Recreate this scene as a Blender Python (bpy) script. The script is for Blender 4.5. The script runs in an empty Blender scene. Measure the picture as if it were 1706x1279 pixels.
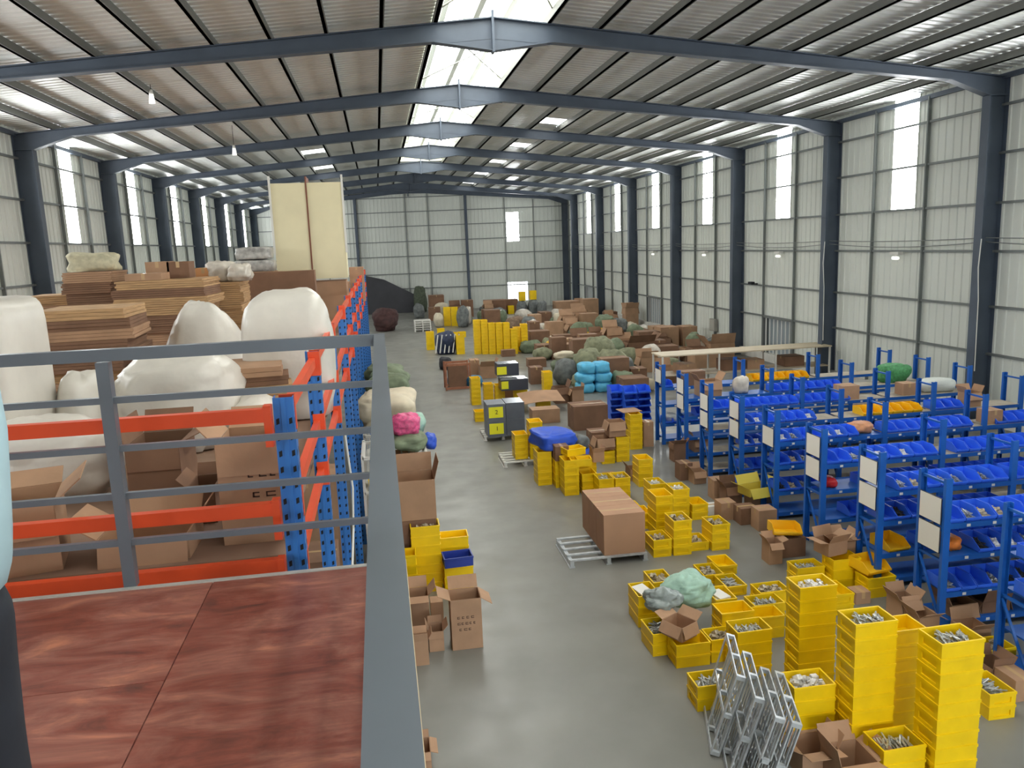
import bpy, bmesh, math, random
from mathutils import Vector, Matrix, noise
random.seed(7)
R = math.radians
SC = bpy.context.scene
COL = SC.collection

# ------------------------------------------------------------------ camera
FPX, YAW, PITCH, ROLL = 1317.83, R(9.22), R(9.989), R(-2.203)
CAM = Vector((0.0, 0.0, 5.0))
_f = Vector((math.sin(YAW)*math.cos(PITCH), math.cos(YAW)*math.cos(PITCH), -math.sin(PITCH)))
_r = Vector((math.cos(YAW), -math.sin(YAW), 0.0))
_u = _r.cross(_f)
CR = math.cos(ROLL)*_r + math.sin(ROLL)*_u
CU = -math.sin(ROLL)*_r + math.cos(ROLL)*_u
CF = _f
camd = bpy.data.cameras.new('camera')
camd.sensor_width = 36.0
camd.lens = FPX/1706*36
camd.clip_start = 0.05
camd.clip_end = 300
cam = bpy.data.objects.new('camera', camd)
COL.objects.link(cam)
cam.matrix_world = Matrix(((CR.x, CU.x, -CF.x, CAM.x), (CR.y, CU.y, -CF.y, CAM.y), (CR.z, CU.z, -CF.z, CAM.z), (0, 0, 0, 1)))
SC.camera = cam

# ------------------------------------------------------------------ light and exposure
SC.view_settings.view_transform = 'Standard'
SC.view_settings.look = 'None'
SC.view_settings.gamma = 1
SC.view_settings.use_curve_mapping = False
SC.view_settings.exposure = -0.1
GLOW_ROOF, GLOW_WALL = 6.0, 30.0
world = bpy.data.worlds.new('overcast_sky')
SC.world = world
world.use_nodes = True
world.node_tree.nodes['Background'].inputs[0].default_value = (0.86, 0.93, 1.0, 1)
world.node_tree.nodes['Background'].inputs[1].default_value = 8.0
SC.cycles.max_bounces = 6
SC.cycles.diffuse_bounces = 4
SC.cycles.glossy_bounces = 2
SC.cycles.caustics_reflective = False
SC.cycles.caustics_refractive = False
SC.cycles.use_adaptive_sampling = True
SC.cycles.adaptive_threshold = 0.03
SC.cycles.use_denoising = True
SC.cycles.sample_clamp_indirect = 8

# ------------------------------------------------------------------ helpers
def ray(px, py):
    return CR*((px-853.0)/FPX) - CU*((py-639.5)/FPX) + CF
def onZ(px, py, z=0.0):
    d = ray(px, py); return CAM + d*((z-CAM.z)/d.z)
def onY(px, py, y):
    d = ray(px, py); return CAM + d*((y-CAM.y)/d.y)
def onX(px, py, x):
    d = ray(px, py); return CAM + d*((x-CAM.x)/d.x)

def lin(c):
    return tuple(((v/255)/12.92 if v/255 <= 0.04045 else ((v/255+0.055)/1.055)**2.4) for v in c)
MATS = {}
def mat(name, rgb, rough=0.6, metal=0.0, var=0.0, scale=6.0, bump=0.0, bscale=40.0, stretch=None, emit=0.0, trans=0.0, rgb2=None, spec=0.5):
    if name in MATS: return MATS[name]
    m = bpy.data.materials.new(name); m.use_nodes = True
    nt = m.node_tree; N = nt.nodes; L = nt.links
    b = N['Principled BSDF']
    c = lin(rgb)
    b.inputs['Base Color'].default_value = (*c, 1)
    b.inputs['Roughness'].default_value = rough
    b.inputs['Metallic'].default_value = metal
    b.inputs['Specular IOR Level'].default_value = spec
    if emit:
        b.inputs['Emission Color'].default_value = (*c, 1); b.inputs['Emission Strength'].default_value = emit
    tc = None
    if var or bump or rgb2:
        tc = N.new('ShaderNodeTexCoord'); mp = N.new('ShaderNodeMapping')
        L.new(tc.outputs['Object'], mp.inputs[0])
        if stretch: mp.inputs['Scale'].default_value = stretch
    if var or rgb2:
        n = N.new('ShaderNodeTexNoise'); n.inputs['Scale'].default_value = scale; n.inputs['Detail'].default_value = 5
        L.new(mp.outputs[0], n.inputs[0])
        r = N.new('ShaderNodeValToRGB')
        c2 = lin(rgb2) if rgb2 else tuple(min(1, v*(1+var)) for v in c)
        c1 = c if rgb2 else tuple(v*(1-var) for v in c)
        r.color_ramp.elements[0].position = 0.33; r.color_ramp.elements[1].position = 0.67
        r.color_ramp.elements[0].color = (*c1, 1); r.color_ramp.elements[1].color = (*c2, 1)
        oi = N.new('ShaderNodeObjectInfo'); mx = N.new('ShaderNodeVectorMath'); mx.operation = 'ADD'
        L.new(mp.outputs[0], mx.inputs[0])
        ml = N.new('ShaderNodeMath'); ml.operation = 'MULTIPLY'; ml.inputs[1].default_value = 37.0
        L.new(oi.outputs['Random'], ml.inputs[0]); L.new(ml.outputs[0], mx.inputs[1]); L.new(mx.outputs[0], n.inputs[0])
        L.new(n.outputs['Fac'], r.inputs[0]); L.new(r.outputs[0], b.inputs['Base Color'])
    if bump:
        n2 = N.new('ShaderNodeTexNoise'); n2.inputs['Scale'].default_value = bscale; n2.inputs['Detail'].default_value = 3
        L.new(mp.outputs[0], n2.inputs[0])
        bp = N.new('ShaderNodeBump'); bp.inputs['Strength'].default_value = bump; bp.inputs['Distance'].default_value = 0.02
        L.new(n2.outputs['Fac'], bp.inputs['Height']); L.new(bp.outputs[0], b.inputs['Normal'])
    if trans:
        b.inputs['Transmission Weight'].default_value = trans
    MATS[name] = m
    return m

class MB:
    def __init__(s): s.v = []; s.f = []
    def quad(s, a, b, c, d):
        n = len(s.v); s.v += [tuple(a), tuple(b), tuple(c), tuple(d)]; s.f.append((n, n+1, n+2, n+3)); return s
    def box(s, x0, x1, y0, y1, z0, z1, xf=None):
        n = len(s.v)
        P = [(x0,y0,z0),(x1,y0,z0),(x1,y1,z0),(x0,y1,z0),(x0,y0,z1),(x1,y0,z1),(x1,y1,z1),(x0,y1,z1)]
        if xf is not None: P = [tuple(xf @ Vector(p)) for p in P]
        s.v += P
        s.f += [tuple(n+i for i in q) for q in ((0,3,2,1),(4,5,6,7),(0,1,5,4),(1,2,6,5),(2,3,7,6),(3,0,4,7))]
        return s
    def prism(s, poly, f3, a, b):
        # poly: 2-D points (counter-clockwise), f3(u, v, w) -> 3-D, swept from w=a to w=b
        n = len(s.v); k = len(poly)
        s.v += [tuple(f3(u, v, a)) for u, v in poly] + [tuple(f3(u, v, b)) for u, v in poly]
        s.f.append(tuple(n+i for i in range(k))[::-1]); s.f.append(tuple(n+k+i for i in range(k)))
        for i in range(k):
            j = (i+1) % k; s.f.append((n+i, n+j, n+k+j, n+k+i))
        return s
    def tube(s, p0, p1, r, n=8, r1=None):
        p0 = Vector(p0); p1 = Vector(p1); d = (p1-p0).normalized(); r1 = r if r1 is None else r1
        a = d.orthogonal().normalized(); b = d.cross(a); o = len(s.v)
        for P, rr in ((p0, r), (p1, r1)):
            for i in range(n):
                t = 2*math.pi*i/n; s.v.append(tuple(P + (a*math.cos(t)+b*math.sin(t))*rr))
        for i in range(n):
            j = (i+1) % n; s.f.append((o+i, o+j, o+n+j, o+n+i))
        s.f.append(tuple(o+i for i in range(n))[::-1]); s.f.append(tuple(o+n+i for i in range(n)))
        return s
    def bar(s, p0, p1, w, h, up=(0, 0, 1)):
        p0 = Vector(p0); p1 = Vector(p1); d = p1-p0; l = d.length; d.normalize()
        upv = Vector(up); sd = d.cross(upv)
        if sd.length < 1e-4: sd = d.cross(Vector((1, 0, 0)))
        sd.normalize(); uv = sd.cross(d)
        m = Matrix(((sd.x, d.x, uv.x, p0.x), (sd.y, d.y, uv.y, p0.y), (sd.z, d.z, uv.z, p0.z), (0, 0, 0, 1)))
        return s.box(-w/2, w/2, 0, l, -h/2, h/2, m)
    def mesh(s, name, m, smooth=False):
        me = bpy.data.meshes.new(name); me.from_pydata(s.v, [], s.f); me.update()
        if m is not None: me.materials.append(m)
        if smooth:
            me.polygons.foreach_set('use_smooth', [True]*len(me.polygons))
        return me
    def build(s, name, m, parent=None, loc=(0, 0, 0), rz=0.0, smooth=False, **tags):
        return obj(name, s.mesh(name, m, smooth), parent, loc, rz, **tags)

def obj(name, data, parent=None, loc=(0, 0, 0), rz=0.0, label=None, cat=None, group=None, kind=None, rot=None):
    o = bpy.data.objects.new(name, data); COL.objects.link(o)
    o.parent = parent; o.location = loc
    o.rotation_euler = rot if rot is not None else (0, 0, rz)
    if label: o['label'] = label
    if cat: o['category'] = cat
    if group: o['group'] = group
    if kind: o['kind'] = kind
    return o
def thing(name, label, cat, loc=(0, 0, 0), rz=0.0, group=None, kind=None):
    return obj(name, None, None, loc, rz, label, cat, group, kind)
ORD = ['lowest', 'second', 'third', 'fourth', 'fifth', 'sixth', 'seventh', 'eighth', 'ninth', 'tenth', 'eleventh', 'twelfth']

# ------------------------------------------------------------------ materials
STEEL = mat('frame_paint', (74, 84, 97), 0.5, 0.0, var=0.12, scale=1.5)
PURLIN = mat('purlin_paint', (108, 110, 104), 0.55)
GALV = mat('galvanised_steel', (198, 203, 206), 0.38, 0.55, var=0.15, scale=9)
WALLSH = mat('wall_sheet', (214, 217, 208), 0.5, 0.0, var=0.06, scale=0.35, stretch=(1, 1, .25))
ROOFSH = mat('roof_sheet', (240, 242, 237), 0.36, 0.0, var=0.05, scale=0.4)
GIRT = mat('girt_steel', (118, 122, 120), 0.5, 0.3)
CONC = mat('white_kerb', (205, 203, 196), 0.8, var=0.12, scale=2)
RAILP = mat('railing_paint', (104, 112, 120), 0.35, 0.25, var=0.08, scale=3)
ORANGE = mat('rack_orange', (222, 78, 36), 0.42, var=0.08, scale=3)
RACKBLUE = mat('upright_blue', (48, 116, 192), 0.4, var=0.08, scale=4)
SHELFBLUE = mat('shelf_blue', (24, 92, 176), 0.42, var=0.08, scale=3)
DARK = mat('dark_slot', (18, 20, 26), 0.8)
YEL = mat('crate_yellow', (242, 202, 2), 0.42, var=0.06, scale=4)
BINB = mat('bin_blue', (52, 108, 232), 0.4, var=0.06, scale=5)
BINY = mat('bin_yellow', (240, 186, 20), 0.42)
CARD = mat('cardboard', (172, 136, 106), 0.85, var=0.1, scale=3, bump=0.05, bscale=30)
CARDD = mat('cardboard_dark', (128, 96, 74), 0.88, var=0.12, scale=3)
CARDL = mat('cardboard_cut', (184, 148, 106), 0.85, var=0.2, scale=5, stretch=(1, 1, 14))
TAPE = mat('packing_tape', (196, 164, 122), 0.25)
WHITE = mat('white_board', (226, 224, 216), 0.55)
WFRAME = mat('white_tube', (216, 214, 206), 0.45)
PLYG = mat('shelf_ply', (168, 158, 140), 0.7, var=0.15, scale=4)
FILM = mat('white_foam_film', (214, 209, 198), 0.36, var=0.06, scale=3, bump=0.5, bscale=5)
METALBIT = mat('metal_hooks', (190, 192, 188), 0.3, 0.55, var=0.3, scale=30)
BAGW = mat('clear_bag_parts', (214, 212, 206), 0.35, var=0.3, scale=25)
GREENBAG = mat('sack_green', (112, 124, 98), 0.8, var=0.25, scale=5, bump=0.3, bscale=12)
GREYBAG = mat('sack_grey', (108, 112, 110), 0.75, var=0.3, scale=6, bump=0.3, bscale=12)
MINT = mat('sack_mint', (156, 190, 172), 0.6, var=0.15, scale=6, bump=0.3, bscale=14)
BEIGE = mat('bale_beige', (212, 200, 174), 0.7, var=0.1, scale=5, bump=0.2, bscale=10)
SKY = mat('bag_sky_blue', (92, 184, 222), 0.5, var=0.12, scale=6, bump=0.2, bscale=10)
PINK = mat('bag_pink', (222, 92, 140), 0.5, var=0.25, scale=18, bump=0.3, bscale=22)
OLIVE = mat('sack_olive', (130, 132, 104), 0.8, var=0.25, scale=6, bump=0.3, bscale=10)
TARP = mat('tarp_blue', (40, 84, 200), 0.5, var=0.12, scale=5, bump=0.2, bscale=9)
GREYBOX = mat('grey_case', (96, 102, 112), 0.35, 0.2, var=0.08, scale=4)
LABELY = mat('label_yellow', (232, 226, 30), 0.6)
CREAM = mat('cream_panel', (224, 214, 176), 0.6, var=0.04, scale=2)
BROWNST = mat('brown_strap', (120, 70, 48), 0.6)
INK = mat('carton_ink', (70, 52, 42), 0.9)
BLACK = mat('black_cloth', (38, 38, 42), 0.8, var=0.3, scale=12)
CLEARB = mat('clear_film', (206, 198, 184), 0.25, var=0.15, scale=6, bump=0.4, bscale=14)
GLOWR = mat('skylight_sheet', (255, 255, 252), 0.5, emit=GLOW_ROOF)
GLOWW = mat('window_sheet', (250, 253, 255), 0.5, emit=GLOW_WALL)
CREAMSHEET = mat('monitor_side', (214, 214, 190), 0.6)

# concrete floor
def floor_mat():
    m = mat('concrete_floor', (126, 125, 118), 0.38, var=0.1, scale=0.9)
    nt = m.node_tree; N = nt.nodes; L = nt.links; b = N['Principled BSDF']
    tc = N.new('ShaderNodeTexCoord'); n = N.new('ShaderNodeTexNoise'); n.inputs['Scale'].default_value = 1.7; n.inputs['Detail'].default_value = 6
    L.new(tc.outputs['Object'], n.inputs[0])
    mr = N.new('ShaderNodeMapRange'); mr.inputs[1].default_value = .3; mr.inputs[2].default_value = .7; mr.inputs[3].default_value = .28; mr.inputs[4].default_value = .5
    L.new(n.outputs['Fac'], mr.inputs[0]); L.new(mr.outputs[0], b.inputs['Roughness'])
    return m
# red film-faced plywood
def ply_mat():
    m = bpy.data.materials.new('red_plywood'); m.use_nodes = True
    nt = m.node_tree; N = nt.nodes; L = nt.links; b = N['Principled BSDF']
    tc = N.new('ShaderNodeTexCoord'); oi = N.new('ShaderNodeObjectInfo')
    mp = N.new('ShaderNodeMapping'); mp.inputs['Scale'].default_value = (1, 2.6, 1)
    mp.inputs['Rotation'].default_value = (0, 0, R(28))
    ml = N.new('ShaderNodeMath'); ml.operation = 'MULTIPLY'; ml.inputs[1].default_value = 50
    ad = N.new('ShaderNodeVectorMath'); L.new(oi.outputs['Random'], ml.inputs[0]); L.new(tc.outputs['Object'], ad.inputs[0]); L.new(ml.outputs[0], ad.inputs[1])
    L.new(ad.outputs[0], mp.inputs[0])
    n1 = N.new('ShaderNodeTexNoise'); n1.inputs['Scale'].default_value = 2.2; n1.inputs['Detail'].default_value = 8; n1.inputs['Roughness'].default_value = .65; n1.inputs['Distortion'].default_value = .8
    L.new(mp.outputs[0], n1.inputs[0])
    r = N.new('ShaderNodeValToRGB'); e = r.color_ramp.elements
    e[0].position = .3; e[0].color = (*lin((84, 50, 42)), 1); e[1].position = .7; e[1].color = (*lin((182, 116, 88)), 1)
    x = e.new(.45); x.color = (*lin((128, 66, 52)), 1); x = e.new(.56); x.color = (*lin((142, 88, 74)), 1)
    L.new(n1.outputs['Fac'], r.inputs[0])
    mp2 = N.new('ShaderNodeMapping'); mp2.inputs['Scale'].default_value = (1.2, 26, 1); mp2.inputs['Rotation'].default_value = (0, 0, R(35))
    L.new(ad.outputs[0], mp2.inputs[0])
    n2 = N.new('ShaderNodeTexNoise'); n2.inputs['Scale'].default_value = 2.5; n2.inputs['Detail'].default_value = 3; L.new(mp2.outputs[0], n2.inputs[0])
    mx = N.new('ShaderNodeMix'); mx.data_type = 'RGBA'; mx.blend_type = 'OVERLAY'; mx.inputs[0].default_value = .3
    L.new(r.outputs[0], mx.inputs[6]); L.new(n2.outputs['Fac'], mx.inputs[7]); L.new(mx.outputs[2], b.inputs['Base Color'])
    b.inputs['Roughness'].default_value = .42
    return m
FLOORM = floor_mat(); PLYRED = ply_mat()

# ------------------------------------------------------------------ the hall
XR, XL, XC = 15.25, -9.75, 2.75      # wall planes and ridge
BAY, F1 = 7.0, 17.758
YB = F1 - 4*BAY                      # wall behind the camera
FY = [F1 + k*BAY for k in range(-4, 7)]
PR, PL = Vector((XR, 63.0, 0)), Vector((XL, 67.1, 0))   # the gable end runs askew
EDIR = (PR-PL).normalized(); ENRM = Vector((EDIR.y, -EDIR.x, 0))
ELEN = (PR-PL).length
def roofz(x): return 9.95 - 0.1*abs(x-XC)
EAVE = roofz(XR)
def yend(x): return PL.y + (PR.y-PL.y)*(x-PL.x)/(PR.x-PL.x)

fl = MB(); fl.v = [(XL-.3, YB-.3, 0), (XR+.3, YB-.3, 0), (XR+.3, 67.6, 0), (XL-.3, 67.6, 0)]; fl.f = [(0, 1, 2, 3)]
fl.build('floor', FLOORM, kind='structure', label='grey polished concrete floor of the hall')

def ribs(a, b, pitch=0.25):
    # trapezoid profile: list of (position, offset 0..1)
    out = []; k = 0; p = a
    while p < b-1e-6:
        for t, o in ((0, 0), (.62, 0), (.7, 1), (.92, 1)):
            q = p+t*pitch
            if q < b: out.append((q, o))
        p += pitch
    out.append((b, 0)); return out

# roof: corrugated sheets, ribs running down the slope
MON0, MON1 = XC-1.2, XC+1.3           # ridge opening
YMON = FY[8] + 0.3                    # monitor runs as far as the fifth frame
ceil = thing('ceiling', 'corrugated light grey roof on dark purlins', None, kind='structure'); del_cat = 0
def roof_sheet(x0, x1, y0, y1, name='roof_sheet'):
    m = MB(); pr = ribs(y0, y1)
    for y, o in pr:
        m.v += [(x0, y, roofz(x0)+.03*o), (x1, y, roofz(x1)+.03*o)]
    for i in range(len(pr)-1): m.f.append((2*i, 2*i+1, 2*i+3, 2*i+2))
    return m.build(name, ROOFSH, ceil)
TP = 1.13                              # purlin spacing
patches = []                           # translucent roof sheets, one at the far end of most bays
for k in range(5, 10):
    patches.append((XC+3.55, FY[k+1]-1.9 if k < 10 else 0, 1))
for k in (7, 8): patches.append((XC-5.75, FY[k]-1.8, 1))
segs = [YB-.2] + [y+.001 for y in FY[1:]] + [66.8]
for i in range(len(segs)-1):
    a, b = segs[i], segs[i+1]
    for s in (-1, 1):
        xs = sorted((XC+s*1.25, (XR+.35) if s > 0 else (XL-.35)))
        hole = [p for p in patches if a < p[1] < b and (p[0]-XC)*s > 0]
        if hole:
            px, py = hole[0][0], hole[0][1]; x0, x1 = px, px+1.0; y0, y1 = py, py+1.25
            roof_sheet(xs[0], x0, a, b); roof_sheet(x1, xs[1], a, b); roof_sheet(x0, x1, a, y0); roof_sheet(x0, x1, y1, b)
            m = MB(); m.quad((x0, y0, roofz(x0)+.01), (x1, y0, roofz(x1)+.01), (x1, y1, roofz(x1)+.01), (x0, y1, roofz(x0)+.01))
            m.build('translucent_sheet', GLOWR, ceil)
        else:
            roof_sheet(xs[0], xs[1], a, b)
# ridge beyond the monitor is closed
m = MB()
for y in (YMON, 66.8):
    m.v += [(MON0-.1, y, roofz(MON0)+.02), (XC, y, roofz(XC)+.02), (MON1+.1, y, roofz(MON1)+.02)]
m.f = [(0, 1, 4, 3), (1, 2, 5, 4)]
m.build('ridge_cap', ROOFSH, ceil)
# purlins
for s in (-1, 1):
    for k in range(11):
        x = XC + s*(1.22+TP*k)
        if not XL+.1 < x < XR-.05: continue
        z = roofz(x)
        MB().box(x-.035, x+.035, YB, yend(x)-.15, z-.19, z-.02).box(x-.035, x+.055, YB, yend(x)-.15, z-.19, z-.175).build('purlin', PURLIN, ceil)
# ridge monitor: raised glazed lantern
mon = thing('window_1', 'long raised ridge skylight with glazed panels and thin braces', None, kind='structure')
zt = 10.95
for x, sgn in ((MON0, 1), (MON1, -1)):
    MB().box(x-.03, x+.03, YB, YMON, roofz(x)-.02, roofz(x)+.32).build('kerb_board', CREAMSHEET, mon)
    MB().quad((x-sgn*.25, YB, roofz(x)+.32), (x-sgn*.25, YMON, roofz(x)+.32), (x-sgn*.25, YMON, zt-.15), (x-sgn*.25, YB, zt-.15)).build('side_glazing', GLOWR, mon)
MB().quad((MON0-.3, YB, zt-.16), (XC, YB, zt), (XC, YMON, zt), (MON0-.3, YMON, zt-.16)).build('roof_glazing', GLOWR, mon)
MB().quad((XC, YB, zt), (MON1+.3, YB, zt-.16), (MON1+.3, YMON, zt-.16), (XC, YMON, zt)).build('roof_glazing', GLOWR, mon)
MB().quad((MON0-.3, YMON, 9.8), (MON1+.3, YMON, 9.8), (MON1+.3, YMON, zt), (MON0-.3, YMON, zt)).build('end_panel', CREAMSHEET, mon)
LTG = mat('monitor_purlin', (168, 172, 168), 0.5)
for dx in (-.75, .1, .85):
    MB().box(XC+dx-.07, XC+dx+.07, YB, YMON, zt-.32, zt-.2).build('monitor_purlin', LTG, mon)
for i, y in enumerate(FY[:9]):
    for dy in (1.75, 3.5, 5.25):
        if y+dy > YMON: continue
        mm = MB().bar((MON0, y+dy, roofz(MON0)), (MON0, y+dy, zt-.2), .04, .04).bar((MON1, y+dy, roofz(MON1)), (MON1, y+dy, zt-.2), .04, .04).bar((MON0, y+dy, zt-.25), (MON1, y+dy, zt-.25), .04, .04)
        mm.build('monitor_hoop', LTG, mon)
    if y+BAY < YMON+1:
        MB().tube((MON0, y+.3, roofz(MON0)), (MON1, y+BAY-.3, roofz(MON1)), .018, 6).tube((MON1, y+.3, roofz(MON1)), (MON0, y+BAY-.3, roofz(MON0)), .018, 6).build('brace', LTG, mon)

# portal frames
def portal(P0, P1, end=False):
    # P0 left foot line, P1 right foot line (wall faces); u runs from the ridge outward
    c = (P0+P1)/2; d = (P1-P0).normalized(); nrm = Vector((-d.y, d.x, 0)); hw = (P1-P0).length/2 - .02
    root = thing('portal_frame', 'dark grey steel portal frame spanning the whole hall', None, kind='structure', loc=(c.x, c.y, 0), rz=math.atan2(d.y, d.x))
    hi = hw-.5
    for s in (-1, 1):
        # column: I section, flanges across the wall
        m = MB()
        z1 = 8.95
        m.box(s*hi-.011, s*hi+.011, -.13, .13, 0, 8.088)
        m.box(s*hw-.011, s*hw+.011, -.13, .13, 0, 8.5)
        a, b = sorted((s*hi, s*hw)); m.box(a, b, -.008, .008, 0, 8.088)
        m.box(a-.06, b+.0, -.17, .17, 0, .03)
        m.build('column', STEEL, root)
        # rafter with haunches at the ridge and the knee
        def topz(u): return 9.76-.1*u
        bot = [(0, 9.1 if not end else 9.3), (1.3, 9.27), (hi-1.05, 8.46), (hi, 8.1)]
        poly = [(0, topz(0)), *bot, (hw, 8.1), (hw, topz(hw))]
        m = MB().prism(poly if s > 0 else poly, lambda u, v, w: (s*u, w, v), -.008, .008)
        def strip(pts, t):
            for (u0, v0), (u1, v1) in zip(pts, pts[1:]):
                m.bar((s*u0, 0, v0), (s*u1, 0, v1), .24, t)
        strip([(0, topz(0)), (hw, topz(hw))], .022); strip(bot, .022)
        m.bar((s*hi, 0, 8.1), (s*hw, 0, 8.1), .24, .022)
        m.bar((0, 0, 9.36), (s*1.3, 0, 9.24), .03, .02) if not end else None
        m.build('rafter', STEEL, root)
    MB().box(-.025, .025, -.14, .14, 9.06, 9.9).build('apex_plate', STEEL, root)
    return root
for y in FY: portal(Vector((XL, y, 0)), Vector((XR, y, 0)))
portal(PL-ENRM*-0.0+Vector((0, -.25, 0)), PR+Vector((0, -.25, 0)), True)

# side walls
def corr_wall(m, X, s, y0, y1, z0, z1):
    pr = ribs(y0, y1, .3); n = len(m.v)
    for y, o in pr: m.v += [(X-s*.025*o, y, z0), (X-s*.025*o, y, z1)]
    for i in range(len(pr)-1): m.f.append((n+2*i, n+2*i+1, n+2*i+3, n+2*i+2))
W0, W1, WZ = 3.12, 4.18, 5.55
GZ = [1.8, 3.0, 4.38, 5.56, 6.75, 7.88]
nwin = 2
BARS = mat('white_bars', (225, 225, 220), .4)
for X, s, nm in ((XR, 1, 'wall_right'), (XL, -1, 'wall_left')):
    w = MB(); ends = FY+[yend(X)]
    ztop = EAVE+.02
    lowwin = {}
    if s > 0: lowwin = {5: 1, 7: 1, 9: 1}
    wall = obj(nm, None, kind='structure', label='pale corrugated sheet side wall with steel girts')
    for i in range(len(ends)-1):
        a, b = ends[i], ends[i+1]
        if b-a > 5:
            if i in lowwin:
                corr_wall(w, X, s, a, a+2.65, .33, WZ); corr_wall(w, X, s, a+4.9, b, .33, WZ); corr_wall(w, X, s, a+2.65, a+4.9, 1.8, WZ)
            else: corr_wall(w, X, s, a, b, .33, WZ)
            corr_wall(w, X, s, a, a+W0, WZ, ztop); corr_wall(w, X, s, a+W1, b, WZ, ztop)
        else:
            corr_wall(w, X, s, a, b, .33, ztop)
    w.build('cladding', WALLSH, wall)
    MB().box(min(X-s*.12, X+s*.2), max(X-s*.12, X+s*.2), YB, yend(X), 0, .33).build('kerb', CONC, wall)
    for z in GZ:
        MB().box(min(X-s*.1, X-s*.03), max(X-s*.1, X-s*.03), YB, yend(X)-.1, z-.03, z+.03).build('girt', GIRT, wall)
    MB().box(min(X-s*.12, X-s*.03), max(X-s*.12, X-s*.03), YB, yend(X)-.1, EAVE-.22, EAVE-.1).build('eave_strut', STEEL, wall)
    for i in range(len(ends)-1):
        a, b = ends[i], ends[i+1]
        for off in (2.6, 4.95):
            if a+off < b-.3:
                MB().box(min(X-s*.14, X-s*.05), max(X-s*.14, X-s*.05), a+off-.025, a+off+.025, .33, EAVE-.15).build('wall_post', GIRT, wall)
        if b-a > 5:
            wn = obj('window_%d' % nwin, None, kind='structure', label='tall narrow daylight panel high in the side wall'); nwin += 1
            MB().quad((X, a+W0, WZ), (X, a+W1, WZ), (X, a+W1, ztop), (X, a+W0, ztop)).build('pane', GLOWW, wn)
            fm = MB().box(min(X-s*.03, X+s*.02), max(X-s*.03, X+s*.02), a+W0-.04, a+W0, WZ, ztop).box(min(X-s*.03, X+s*.02), max(X-s*.03, X+s*.02), a+W1, a+W1+.04, WZ, ztop).box(min(X-s*.03, X+s*.02), max(X-s*.03, X+s*.02), a+W0-.04, a+W1+.04, WZ-.05, WZ)
            fm.build('window_frame', WALLSH, wn)
        if i in lowwin:
            wn = obj('window_%d' % nwin, None, kind='structure', label='low barred window beside the steel column'); nwin += 1
            MB().quad((X+.1, a+2.65, .33), (X+.1, a+4.9, .33), (X+.1, a+4.9, 1.8), (X+.1, a+2.65, 1.8)).build('pane', mat('dim_pane', (150, 160, 165), .3), wn)
            MB().box(X-.13, X+.1, a+2.6, a+2.68, .33, 1.8).box(X-.13, X+.1, a+4.87, a+4.95, .33, 1.8).box(X-.13, X+.1, a+2.6, a+4.95, 1.74, 1.82).build('window_frame', GIRT, wn)
            for j in range(7):
                y = a+2.85+j*.31
                MB().box(X-.09, X-.06, y-.025, y+.025, .35, 1.76).build('bar', BARS, wn)

# gable end (far, askew) and wall behind the camera
ew = obj('wall_back', None, kind='structure', label='far corrugated gable wall with dark posts')
def eu(p): return (Vector((p[0], p[1], 0))-PL).dot(EDIR)
def egz(u):
    x = PL.x+EDIR.x*u; return roofz(x)+.02
wins = [(eu((10.4, 63.8)), eu((11.36, 63.64)), 5.27, 7.53), (eu((10.29, 63.8)), eu((11.92, 63.55)), .5, 2.0)]
w = MB()
def estrip(u0, u1, z0, z1=None):
    pr = ribs(u0, u1, .3); n = len(w.v)
    for u, o in pr:
        P = PL+EDIR*u+ENRM*(.025*o); w.v += [(P.x, P.y, z0), (P.x, P.y, egz(u) if z1 is None else z1)]
    for i in range(len(pr)-1): w.f.append((n+2*i, n+2*i+1, n+2*i+3, n+2*i+2))
(ua, ub, za, zb), (uc, ud, zc, zd) = wins
estrip(0, uc, 0); estrip(ud, ELEN, 0)
estrip(uc, ud, 0, zc); estrip(uc, ud, zd, za)
estrip(uc, ua, za, zb) if ua > uc+.02 else None
estrip(ub, ud, za, zb); estrip(uc, ud, zb)
w.build('cladding', WALLSH, ew)
def eP(u, off, z): 
    P = PL+EDIR*u+ENRM*off; return (P.x, P.y, z)
for z in GZ+[9.0]:
    u0, u1 = (.4, ELEN-.4) if z < 8.5 else (8, 17)
    MB().bar(eP(u0, .06, z), eP(u1, .06, z), .06, .06).build('girt', GIRT, ew)
for p in ((7.23, 64.3), (-1.44, 65.74)):
    u = eu(p); MB().bar(eP(u, .16, 0), eP(u, .16, egz(u)-.5), .2, .24, up=tuple(ENRM)).build('gable_post', STEEL, ew)
for u in (12.4, 14.2, 20.3, 22.6, 3.5, 6.0):
    MB().bar(eP(u, .08, 0), eP(u, .08, egz(u)-.5), .06, .06, up=tuple(ENRM)).build('wall_post', GIRT, ew)
for (a, b, z0, z1) in wins:
    wn = obj('window_%d' % nwin, None, kind='structure', label='bright daylight panel in the far gable wall'); nwin += 1
    MB().quad(eP(a, -.02, z0), eP(b, -.02, z0), eP(b, -.02, z1), eP(a, -.02, z1)).build('pane', GLOWW if z0 > 1 else mat('low_window_sheet', (250, 253, 255), .5, emit=2.2), wn)
    if z0 < 1:
        for j in range(1, 6): 
            u = a+(b-a)*j/6; MB().bar(eP(u, .03, z0), eP(u, .03, z1), .04, .03).build('bar', BARS, wn)
GX0, GX1, GZ1 = -0.5, 9.5, 5.6          # open vehicle gate behind the viewpoint
m = MB(); m.v = [(XL, YB, 0), (GX0, YB, 0), (GX0, YB, GZ1), (GX1, YB, GZ1), (GX1, YB, 0), (XR, YB, 0), (XR, YB, EAVE), (XC, YB, roofz(XC)), (XL, YB, EAVE)]
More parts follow.
